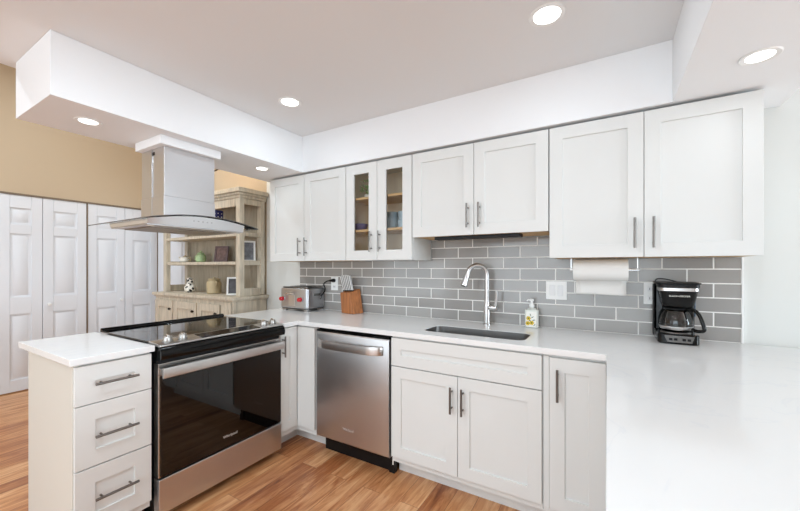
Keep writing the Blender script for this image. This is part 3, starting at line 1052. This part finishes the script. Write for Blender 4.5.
for r_, (yy, zz, n_) in enumerate(((-0.020, 0.184, 6),)):
    for i in range(n_):
        x = -0.084 + 0.0225 * i + 0.008 * r_
        base = Vector(kr(x, yy, zz + 0.0005 + (x + 0.03) * 0.05))
        d = (Vector(kr(x - 0.030 + 0.002 * i, yy - 0.010, zz + 0.10)) - base).normalized()
        L = 0.130 + 0.010 * math.sin(i * 0.6)
        s = Vector((0, 1, 0)) * 0.0105
        q = Vector((1, 0, 0)) * 0.0075
        h = MB()
        h.quad_box([base + a + b_ for a, b_ in ((-s, -q), (-s, q), (s, q), (s, -q))] + [base + d * L + a + b_ for a, b_ in ((-s, -q), (-s, q), (s, q), (s, -q))])
        kn = h.build('knife_handle', black_matte, t, bevel=0.002)
        h = MB()
        q2 = Vector((1, 0, 0)) * 0.0079
        e = base + d * 0.010
        h.quad_box([e + a + b_ for a, b_ in ((-s * 1.08, -q2 * 0.15), (-s * 1.08, q2 * 1.05), (s * 0.9, q2 * 1.05), (s * 0.9, -q2 * 0.15))] +
                   [base + d * (L + 0.003) + a + b_ for a, b_ in ((-s * 1.08, -q2 * 0.15), (-s * 1.08, q2 * 1.05), (s * 0.9, q2 * 1.05), (s * 0.9, -q2 * 0.15))])
        h.build('steel_spine', spine_steel, kn)

# ------------------------------------------------------------------ soap bottle
sx, sy, sz = -0.418, -0.062, 0.9145
t = thing('soap_dispenser', (sx, sy, sz), 'clear pump soap bottle with yellow flowers on its label, right of the faucet', 'soap bottle')
m = MB().prism(rrect(sx - 0.041, sx + 0.041, sy - 0.024, sy + 0.024, 0.014), W, sz, sz + 0.118)
m.build('bottle', mat('soap_bottle_plastic', (226, 228, 220), 0.15, spec=0.6), t, bevel=0.008, seg=3)
MB().lathe([(0.030, 0.1185), (0.026, 0.125), (0.014, 0.130), (0.014, 0.136)], (sx, sy, sz), 24).build('shoulder', mat('soap_shoulder', (214, 216, 210), 0.15), t)
m = MB().lathe([(0.016, 0.1362), (0.016, 0.150), (0.007, 0.152), (0.007, 0.170), (0.012, 0.171), (0.013, 0.182), (0.010, 0.186)], (sx, sy, sz), 22)
m.tube([(sx, sy, sz + 0.178), (sx - 0.018, sy - 0.012, sz + 0.180), (sx - 0.028, sy - 0.019, sz + 0.174)], [0.006, 0.005, 0.004], 10)
m.build('pump', white_plastic, t)
lb = MB().box(sx - 0.030, sx + 0.032, sy - 0.0255, sy - 0.0245, sz + 0.012, sz + 0.104).build('label', label_white, t)
m = MB()
g = MB()
for (px, pz) in ((-0.016, 0.062), (0.004, 0.034), (-0.020, 0.030)):
    for k in range(6):
        a = k * math.pi / 3
        c = Vector((sx + px + 0.009 * math.cos(a), sy - 0.0262, sz + pz + 0.009 * math.sin(a)))
        m.tube([c + Vector((0, 0.0004, 0)), c - Vector((0, 0.0006, 0))], 0.0055, 10)
    c = Vector((sx + px, sy - 0.0266, sz + pz))
    g.tube([c, c - Vector((0, 0.0008, 0))], 0.0045, 10)
for (px, pz, a) in ((0.008, 0.07, 0.6), (-0.004, 0.085, 1.9), (0.016, 0.052, 0.2), (-0.006, 0.046, 2.6), (0.020, 0.022, 0.9)):
    c = Vector((sx + px, sy - 0.0260, sz + pz))
    d = Vector((math.cos(a), 0, math.sin(a))) * 0.009
    g.tube([c - d, c, c + d], [0.0008, 0.0028, 0.0008], 8)
m.build('printed_flower', soap_yellow, lb)
g.build('printed_leaf', soap_green, lb)

# ------------------------------------------------------------------ coffee maker
cx, cy, cz = 0.312, -0.118, 0.9145
t = thing('coffee_maker', (cx, cy, cz), 'black drip coffee maker with glass carafe on the worktop', 'coffee maker')
Q = Fr((cx, cy, cz), (1, 0, 0), (0, 1, 0))   # a, b=z, c=y
MB().prism(rrect(-0.086, 0.084, -0.098, 0.088, 0.026), Q, 0, 0.052).build('base', black_gloss, t, bevel=0.007, seg=3)
MB().quad_box([Q(*p) for p in ((-0.048, 0.010, -0.0985), (0.052, 0.010, -0.0985), (0.052, 0.010, -0.094), (-0.048, 0.010, -0.094), (-0.060, 0.044, -0.100), (0.062, 0.044, -0.100), (0.062, 0.044, -0.096), (-0.060, 0.044, -0.096))]).build('control_panel', steel_dark, t, bevel=0.001)
for a in (-0.034, -0.014, 0.020, 0.040):
    MB().fbox(Q, a - 0.007, a + 0.007, 0.020, 0.032, -0.1035, -0.1005).build('button', black_matte, t, bevel=0.001)
MB().lathe([(0.066, 0.0525), (0.064, 0.057)], (cx - 0.004, cy - 0.022, cz), 30).build('hot_plate', steel_dark, t)
MB().prism(rrect(-0.088, 0.086, 0.046, 0.092, 0.014), Q, 0.0525, 0.304).build('water_tank', black_gloss, t, bevel=0.004)
MB().fbox(Q, 0.0865, 0.090, 0.13, 0.28, 0.052, 0.084).build('water_gauge', mat('gauge_blue', (110, 130, 150), 0.2), t)
MB().fbox(Q, -0.094, -0.0885, 0.02, 0.300, 0.030, 0.075).build('side_rib', black_matte, t, bevel=0.002)
# brew basket, narrowing downwards
bm = bmesh.new()
lo = [bm.verts.new(Q(a * 0.80, 0.190, (c + 0.02) * 0.84 - 0.02)) for a, c in rrect(-0.078, 0.080, -0.098, 0.045, 0.03)]
hi = [bm.verts.new(Q(a, 0.268, c)) for a, c in rrect(-0.078, 0.080, -0.098, 0.045, 0.03)]
n = len(lo)
bm.faces.new(lo[::-1]); bm.faces.new(hi)
for i in range(n):
    bm.faces.new((lo[i], lo[(i + 1) % n], hi[(i + 1) % n], hi[i]))
m = MB(); m.bm.free(); m.bm = bm
m.build('brew_basket', black_gloss, t, bevel=0.003)
MB().prism(rrect(-0.081, 0.083, -0.101, 0.0455, 0.03), Q, 0.2685, 0.286).build('steel_band', steel_pale, t, bevel=0.002)
MB().prism(rrect(-0.094, 0.092, -0.104, 0.094, 0.03), Q, 0.3045, 0.312).prism(rrect(-0.084, 0.086, -0.103, 0.0455, 0.03), Q, 0.2865, 0.3042).build('lid', black_matte, t, bevel=0.003)
text('logo', 'BLACK+DECKER', 0.0115, Fr((cx, cy - 0.0975, cz), (1, 0, 0), (0, -1, 0.0)), 0.002, 0.244, 0.0, label_white, t)
# carafe
cc = (cx - 0.004, cy - 0.022, cz + 0.0575)
ca_ = MB().lathe([(0.050, 0), (0.060, 0.006), (0.069, 0.030), (0.069, 0.052), (0.060, 0.088), (0.050, 0.104), (0.048, 0.114)], cc, 36, cap1=False).build('carafe', smoke_glass, t, solid=0.002)
MB().lathe([(0.0505, 0.1145), (0.052, 0.122), (0.040, 0.129), (0.015, 0.130)], cc, 30).build('carafe_lid', black_matte, ca_)
MB().lathe([(0.0645, 0.012), (0.0715, 0.026), (0.0715, 0.030), (0.0645, 0.016)], cc, 36, cap0=False, cap1=False).build('carafe_band', steel_pale, ca_)
hd = Vector((0.80, -0.60, 0)).normalized()
C = Vector(cc)
hp = [C + hd * 0.052 + Vector((0, 0, 0.116)), C + hd * 0.080 + Vector((0, 0, 0.118)), C + hd * 0.104 + Vector((0, 0, 0.098)), C + hd * 0.122 + Vector((0, 0, 0.052)), C + hd * 0.126 + Vector((0, 0, 0.022)), C + hd * 0.100 + Vector((0, 0, 0.014)), C + hd * 0.074 + Vector((0, 0, 0.020))]
MB().tube(smooth_pts(hp), 0.0085, 12).build('carafe_handle', black_gloss, ca_)
MB().tube(smooth_pts([(cx - 0.088, cy + 0.07, cz + 0.29), (cx - 0.07, cy + 0.094, cz + 0.325), (cx - 0.02, cy + 0.098, cz + 0.322), (cx + 0.02, cy + 0.096, cz + 0.308)]), 0.003, 8).build('power_cord', black_matte, t)

# ------------------------------------------------------------------ paper towel
t = thing('paper_towel_holder', (-0.03, -0.17, UZ0), 'slim metal paper towel holder under the cabinet left of the coffee maker', 'towel holder')
MB().tube([(-0.185, -0.19, 1.290), (0.150, -0.19, 1.290)], 0.006, 12).build('rod', chrome, t)
for x in (-0.178, 0.140):
    MB().box(x - 0.002, x + 0.002, -0.205, -0.175, 1.2965, 1.3568).build('bracket', steel_pale, t)
t = thing('paper_towel_roll', (-0.03, -0.19, 1.29), 'white paper towel roll hanging below the wall cabinet', 'paper towel roll')
m = MB()
prof = circ(0.060, 40)
def ringv(x, r):
    return [m.bm.verts.new((x, -0.19 + r * math.cos(2 * math.pi * k / 40), 1.290 + r * math.sin(2 * math.pi * k / 40))) for k in range(40)]
ra, rb, rc, rd = ringv(-0.166, 0.060), ringv(0.098, 0.060), ringv(0.098, 0.020), ringv(-0.166, 0.020)
for p, q in ((ra, rb), (rb, rc), (rc, rd), (rd, ra)):
    for k in range(40):
        m.bm.faces.new((p[k], p[(k + 1) % 40], q[(k + 1) % 40], q[k]))
m.build('roll', paper, t)
rows = []
for i in range(14):
    q = i / 13
    y, z = -0.127 - 0.018 * math.sin(q * 2.0), 1.290 - 0.142 * q
    rows.append([(-0.158 + 0.250 * j / 8, y + (0.0015 * math.sin(j * 1.3) if i > 4 else 0), z + (0.002 * math.sin(j * .7) if i > 11 else 0)) for j in range(9)])
MB().grid(rows).build('loose_sheet', paper, t, solid=0.0008, smooth=60)

# ------------------------------------------------------------------ dishes in the glass cabinet
def bowl(x, y, z, r, h, m_, name, label, cat, group=None):
    o = MB().lathe([(r * 0.5, 0), (r * 0.55, 0.004), (r * 0.85, h * 0.45), (r, h), (r * 0.95, h), (r * 0.78, h * 0.45), (r * 0.4, 0.01)], (x, y, z), 30).build(name, m_)
    return tag(o, label, cat, group)
z1, z2 = 1.5932, 1.8402
bowl(-1.700, -0.19, z1, 0.062, 0.055, ceramic_purple, 'bowl', 'small purple bowl behind the left glass door', 'bowl')
for i in range(3):
    bowl(-1.42 , -0.17, z1 + 0.033 * i, 0.060, 0.062, ceramic_blue, 'bowl', ['lowest blue-grey bowl of the stack behind the right glass door', 'middle blue-grey bowl of the stack behind the right glass door', 'topmost blue-grey bowl of the stack behind the right glass door'][i], 'bowl', 'blue-grey bowls in the glass cabinet')
for i in range(2):
    o = MB().lathe([(0.030, 0), (0.038, 0.004), (0.042, 0.062), (0.039, 0.062), (0.034, 0.008)], (-1.302, -0.19, z1 + 0.0625 * i), 26).build('cup', ceramic_blue)
    tag(o, ['lower blue-grey cup at the right side of the glass cabinet', 'upper blue-grey cup at the right side of the glass cabinet'][i], 'cup', 'blue-grey cups in the glass cabinet')
# plant
t = thing('potted_plant', (-1.655, -0.15, z2), 'small green plant on the top shelf behind the left glass door', 'plant')
MB().lathe([(0.024, 0), (0.032, 0.045), (0.028, 0.045), (0.022, 0.038)], (-1.655, -0.15, z2), 22).build('pot', ceramic_white, t)
m = MB()
random.seed(3)
for k in range(46):
    a = random.random() * 6.28
    h = 0.05 + random.random() * 0.11
    r = 0.01 + random.random() * 0.055
    c = Vector((-1.655 + r * math.cos(a), -0.15 + r * math.sin(a), z2 + h))
    d = Vector((math.cos(a), math.sin(a), 0.6)).normalized() * 0.021
    s = d.cross(Vector((0, 0, 1))).normalized() * 0.010
    v = [m.bm.verts.new(p) for p in (c - d, c + s, c + d, c - s)]
    m.bm.faces.new(v)
m.build('foliage', leaf, t, solid=0.0006)
m = MB()
for k in range(7):
    a = k * 0.9
    m.tube([(-1.655, -0.15, z2 + 0.036), (-1.655 + 0.03 * math.cos(a), -0.15 + 0.03 * math.sin(a), z2 + 0.10)], 0.0012, 6)
m.build('stem', leaf, t)

# ------------------------------------------------------------------ hutch
HX0, HX1, HYF, HZB = -4.50, -3.066, -0.309, 1.018
t = thing('hutch', ((HX0 + HX1) / 2, -0.2, 0), 'weathered cream wooden hutch with open shelves over a door cabinet', 'hutch')
BX0, BX1, BYF = -4.505, -3.05, -0.385
MB().box(BX0, BX1, BYF, -0.012, 0.05, 0.975).build('base_body', hutch_wood, t, bevel=0.003)
m = MB().box(BX0 - 0.012, BX1 + 0.012, BYF - 0.012, -0.011, 0.0, 0.0495)
m.build('plinth', hutch_wood, t, bevel=0.004)
MB().prism([(BX0 - 0.028, -0.006), (BX0 - 0.028, BYF - 0.03), (BX1 + 0.012, BYF - 0.03), (BX1 + 0.028, BYF - 0.012), (BX1 + 0.028, -0.006)], W, 0.988, 1.018).prism([(BX0 - 0.014, -0.006), (BX0 - 0.014, BYF - 0.016), (BX1 + 0.014, BYF - 0.016), (BX1 + 0.014, -0.006)], W, 0.9755, 0.9878).build('cabinet_top', hutch_wood, t, bevel=0.003)
HFm = Fr((0, BYF - 0.0005, 0), (1, 0, 0), (0, -1, 0))
for a0, a1, ka in ((-4.485, -4.115, -4.15), (-4.095, -3.655, -3.70), (-3.635, -3.255, -3.30)):
    G = Fr(HFm(a0, 0.10, 0), HFm.a, HFm.c)
    d = MB().shaker(G, a1 - a0, 0.835, t=0.018, rail=0.075, d=0.011).build('door', hutch_wood, t, bevel=0.003)
    MB().tube([HFm(ka, 0.845, 0.018), HFm(ka, 0.845, 0.028), HFm(ka, 0.845, 0.032), HFm(ka, 0.845, 0.042)], [0.006, 0.006, 0.016, 0.011], 16).build('knob', bronze, d)
MB().box(-3.235, -3.075, BYF - 0.014, BYF - 0.0006, 0.06, 0.965).box(-3.205, -3.105, BYF - 0.020, BYF - 0.0142, 0.12, 0.90).build('pilaster', hutch_wood, t, bevel=0.003)
# upper: posts, side frames, shelves, back, crown
pw = 0.062
for (x0, x1) in ((HX1 - pw, HX1), (HX0, HX0 + pw)):
    MB().box(x0, x1, HYF, HYF + 0.05, HZB + 0.0005, 1.985).build('post', hutch_wood, t, bevel=0.003)
    MB().box(x0 if x0 > -4 else x0, x1, -0.066, -0.020, HZB + 0.0005, 1.985).build('post', hutch_wood, t, bevel=0.003)
for (x0, x1) in ((HX1 - 0.03, HX1 - 0.008), (HX0 + 0.008, HX0 + 0.03)):
    MB().box(x0, x1, HYF + 0.0505, -0.0665, HZB + 0.0005, HZB + 0.075).build('side_rail', hutch_wood, t, bevel=0.002)
    MB().box(x0, x1, HYF + 0.0505, -0.0665, 1.93, 1.985).build('side_rail', hutch_wood, t, bevel=0.002)
    MB().box(x0, x1, HYF + 0.0505, -0.0665, 1.325, 1.372).build('side_rail', hutch_wood, t, bevel=0.002)
    MB().box(x0, x1, HYF + 0.0505, -0.0665, 1.615, 1.650).build('side_rail', hutch_wood, t, bevel=0.002)
m = MB()
nb = 9
for k in range(nb):
    a0 = HX0 + pw + (HX1 - HX0 - 2 * pw) * k / nb
    a1 = HX0 + pw + (HX1 - HX0 - 2 * pw) * (k + 1) / nb
    m.box(a0 + 0.002, a1 - 0.002, -0.030, -0.020, HZB + 0.001, 1.984)
m.box(HX0 + pw, HX1 - pw, -0.0195, -0.012, HZB + 0.001, 1.984)
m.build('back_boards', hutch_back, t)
for z in (1.330, 1.612):
    MB().box(HX0 + pw + 0.001, HX1 - pw - 0.001, HYF + 0.010, -0.0305, z, z + 0.030).box(HX1 - pw - 0.0009, HX1 - 0.031, HYF + 0.0505, -0.0665, z, z + 0.030).box(HX0 + 0.031, HX0 + pw + 0.0009, HYF + 0.0505, -0.0665, z, z + 0.030).build('shelf', hutch_wood, t, bevel=0.002)
MB().box(HX0 + pw + 0.001, HX1 - pw - 0.001, HYF + 0.004, HYF + 0.028, 1.905, 1.985).build('top_rail', hutch_wood, t, bevel=0.002)
m = MB()
for g, z0_, z1_ in ((0.006, 1.9855, 2.012), (0.020, 2.0122, 2.036), (0.040, 2.0362, 2.066), (0.034, 2.0662, 2.080)):
    m.box(HX0 - g, HX1 + g, HYF - g, -0.006, z0_, z1_)
m.build('crown', hutch_wood, t, bevel=0.004)

# things on the hutch
zs = 1.3602
def frame_photo(x, y, z, w, h, rot, lean, fm, pm, label, border=0.018):
    t = thing('photo_frame', (x, y, z), label, 'photo frame')
    m = MB()
    ca, sa = math.cos(rot), math.sin(rot)
    def P(a, b, c):   # a width, b up along the lean, c outward
        yy = -c * math.cos(lean) + b * math.sin(lean)
        zz = b * math.cos(lean) + c * math.sin(lean)
        return Vector((x + a * ca - yy * sa * 1.0, y + a * sa + yy * ca, z + zz))
    def fb(m, a0, a1, b0, b1, c0, c1):
        m.quad_box([P(a0, b0, c0), P(a1, b0, c0), P(a1, b0, c1), P(a0, b0, c1), P(a0, b1, c0), P(a1, b1, c0), P(a1, b1, c1), P(a0, b1, c1)])
    g = border
    fb(m, -w / 2, w / 2, 0, g, 0, 0.012); fb(m, -w / 2, w / 2, h - g, h, 0, 0.012)
    fb(m, -w / 2, -w / 2 + g, g, h - g, 0, 0.012); fb(m, w / 2 - g, w / 2, g, h - g, 0, 0.012)
    m.build('frame', fm, t)
    m = MB(); fb(m, -w / 2 + g, w / 2 - g, g, h - g, 0.001, 0.006); m.build('print', pm, t)
    eb = 0.052 * math.tan(lean) + 0.002
    m = MB(); m.quad_box([P(-0.012, eb * 0.1, -0.001), P(0.012, eb * 0.1, -0.001), P(0.012, eb, -0.050), P(-0.012, eb, -0.050), P(-0.012, h * 0.6, -0.001), P(0.012, h * 0.6, -0.001), P(0.012, h * 0.6, -0.004), P(-0.012, h * 0.6, -0.004)])
    m.build('easel_back', black_matte, t)
    return t
frame_white = mat('white_frame', (240, 240, 238), 0.4)
frame_dark = mat('patterned_dark_frame', (104, 84, 86), 0.4, noise=0.6, nscale=40)
frame_photo(-3.168, -0.165, 1.3605, 0.175, 0.215, math.radians(58), 0.10, frame_white, photo_sea, 'white-framed dark photograph at the right end of the hutch middle shelf')
frame_photo(-3.635, -0.14, 1.3605, 0.165, 0.175, math.radians(20), 0.16, frame_dark, photo_brown, 'dark patterned photo frame on the middle shelf of the hutch', 0.02)
frame_photo(-3.285, -0.225, 1.0182, 0.135, 0.185, math.radians(45), 0.16, frame_white, photo_grey, 'small white-framed photo on the hutch cabinet top beside the crock', 0.016)
# green jar
t = thing('lidded_jar', (-4.02, -0.14, zs), 'green lidded jar on the middle hutch shelf', 'jar')
MB().lathe([(0.038, 0), (0.050, 0.01), (0.056, 0.045), (0.050, 0.085), (0.036, 0.095)], (-4.02, -0.14, zs), 26).build('body', ceramic_green, t)
m = MB().lathe([(0.038, 0.0955), (0.034, 0.108), (0.012, 0.116), (0.006, 0.118), (0.010, 0.128), (0.004, 0.134)], (-4.02, -0.14, zs), 22)
m.build('lid', ceramic_green, t)
MB().tube([(-4.066, -0.16, zs + 0.06), (-4.09, -0.17, zs + 0.07), (-4.086, -0.17, zs + 0.03), (-4.07, -0.165, zs + 0.03)], 0.006, 8).build('handle', ceramic_green, t)
# teapot
t = thing('teapot', (-4.33, -0.15, zs), 'small white and brown teapot on the middle hutch shelf', 'teapot')
MB().lathe([(0.030, 0), (0.050, 0.012), (0.056, 0.035), (0.044, 0.06), (0.026, 0.068)], (-4.33, -0.15, zs), 26).build('body', ceramic_white, t)
MB().lathe([(0.027, 0.0685), (0.018, 0.076), (0.006, 0.080), (0.008, 0.088)], (-4.33, -0.15, zs), 20).build('lid', ceramic_tan, t)
MB().tube([(-4.376, -0.165, zs + 0.025), (-4.395, -0.175, zs + 0.045), (-4.408, -0.18, zs + 0.066)], [0.013, 0.009, 0.007], 12).build('spout', ceramic_white, t)
MB().tube(smooth_pts([(-4.284, -0.140, zs + 0.050), (-4.252, -0.130, zs + 0.056), (-4.246, -0.13, zs + 0.028), (-4.28, -0.14, zs + 0.018)]), 0.0055, 10).build('handle', ceramic_tan, t)
# spotted vase
t = thing('spotted_figurine', (-4.10, -0.22, HZB + 0.0005), 'black and white spotted cow figurine on the left of the hutch cabinet top', 'figurine')
vz = HZB + 0.0005
MB().lathe([(0.034, 0), (0.052, 0.015), (0.058, 0.05), (0.048, 0.085), (0.028, 0.105), (0.030, 0.125), (0.034, 0.142), (0.026, 0.160), (0.010, 0.168)], (-4.10, -0.22, vz), 28).build('body', ceramic_white, t)
random.seed(5)
m = MB()
def prof_r(z):
    pr = [(0, 0.034), (0.015, 0.052), (0.05, 0.058), (0.085, 0.048), (0.105, 0.028), (0.125, 0.030), (0.142, 0.034), (0.16, 0.026)]
    for (a, ra_), (b, rb_) in zip(pr[:-1], pr[1:]):
        if a <= z <= b:
            return ra_ + (rb_ - ra_) * (z - a) / (b - a)
    return 0.02
for k in range(20):
    a = -2.6 + 2.6 * random.random() * 1.1
    z = 0.012 + 0.145 * k / 20
    r = prof_r(z)
    c = Vector((-4.10 + r * math.cos(a), -0.22 + r * math.sin(a), vz + z))
    d = Vector((math.cos(a), math.sin(a), 0))
    m.tube([c - d * 0.004, c + d * 0.0012], 0.0085 + 0.004 * random.random(), 9)
m.build('spots', black_matte, t)
for s in (-1, 1):
    MB().tube([(-4.10 + s * 0.030, -0.22, vz + 0.145), (-4.10 + s * 0.048, -0.222, vz + 0.152)], [0.007, 0.003], 8).build('ear', black_matte, t)
# crock
t = thing('stoneware_crock', (-3.665, -0.20, vz), 'tan stoneware crock on the hutch cabinet top', 'crock')
MB().lathe([(0.062, 0), (0.072, 0.01), (0.074, 0.11), (0.062, 0.132), (0.054, 0.138), (0.056, 0.150)], (-3.665, -0.20, vz), 30).build('body', ceramic_tan, t)
MB().lathe([(0.060, 0.1505), (0.062, 0.158), (0.050, 0.164), (0.012, 0.166), (0.012, 0.176)], (-3.665, -0.20, vz), 26).build('lid', ceramic_tan, t)
for s in (-1, 1):
    MB().tube(smooth_pts([(-3.665 + s * 0.058, -0.22, vz + 0.13), (-3.665 + s * 0.084, -0.225, vz + 0.128), (-3.665 + s * 0.086, -0.225, vz + 0.100), (-3.665 + s * 0.070, -0.22, vz + 0.095)]), 0.006, 8).build('handle', ceramic_tan, t)
# navy tin with pale spots on the upper shelf
t = thing('navy_canister', (-3.555, -0.22, 1.6425), 'tall navy canister with pale dots on the upper hutch shelf', 'canister')
MB().box(-3.595, -3.515, -0.27, -0.19, 1.6425, 1.905).build('body', navy, t, bevel=0.004)
m = MB()
for k in range(7):
    for x in (-3.575, -3.555, -3.535):
        z = 1.665 + k * 0.034
        m.tube([(x, -0.2702, z), (x, -0.2712, z)], 0.0055, 8)
    for y in (-0.25, -0.21):
        m.tube([(-3.5148, y, z), (-3.5138, y, z)], 0.0055, 8)
m.build('dots', label_white, t)

# ------------------------------------------------------------------ chandelier in the dining area
chx, chy, chz = -3.38, -0.55, 2.285
t = thing('chandelier', (chx, chy, chz), 'dark bronze chandelier in the dining area, mostly hidden behind the range hood', 'chandelier')
m = MB().tube([(chx, chy, chz), (chx, chy, DZ - 0.03)], 0.007, 10).lathe([(0.012, -0.03), (0.03, 0.0), (0.012, 0.05)], (chx, chy, chz), 18).lathe([(0.06, DZ - 0.03), (0.055, DZ - 0.001)], (chx, chy, 0), 24)
m.build('stem', bronze, t)
for k in range(5):
    a = math.radians(52 + 72 * k)
    d = Vector((math.cos(a), math.sin(a), 0))
    c = Vector((chx, chy, chz))
    ar = MB().tube(smooth_pts([c, c + d * 0.08 + Vector((0, 0, -0.05)), c + d * 0.16 + Vector((0, 0, -0.04)), c + d * 0.21 + Vector((0, 0, 0.01))]), 0.006, 8)
    ar.lathe([(0.022, 0), (0.024, 0.006), (0.010, 0.010)], c + d * 0.21 + Vector((0, 0, 0.01)), 16)
    arm = ar.build('arm', bronze, t)
    MB().lathe([(0.009, 0.0105), (0.016, 0.03), (0.014, 0.05), (0.004, 0.07)], c + d * 0.21 + Vector((0, 0, 0.01)), 16).build('bulb', bulb_glow, arm)
d = bpy.data.lights.new('chandelier_lamp', 'POINT')
d.energy = 5
d.color = (1.0, 0.78, 0.52)
d.shadow_soft_size = 0.12
o = bpy.data.objects.new('chandelier_lamp', d)
COL.objects.link(o)
o.parent = t
o.location = (0, 0, 0.12)

# unseen ceiling lights added to brighten worktops, floor and dining area
for x, y in ((-1.1, -2.1), (-0.2, -3.1), (-1.6, -3.5), (1.9, -2.9)):
    downlight(x, y, CZ, 'unseen ceiling light added to fill the room near the viewpoint', 10)
for x, y in ((-4.0, -1.3), (-4.0, -3.0)):
    downlight(x, y, DZ, 'unseen light added in the high dining ceiling to brighten the dining area', 17)
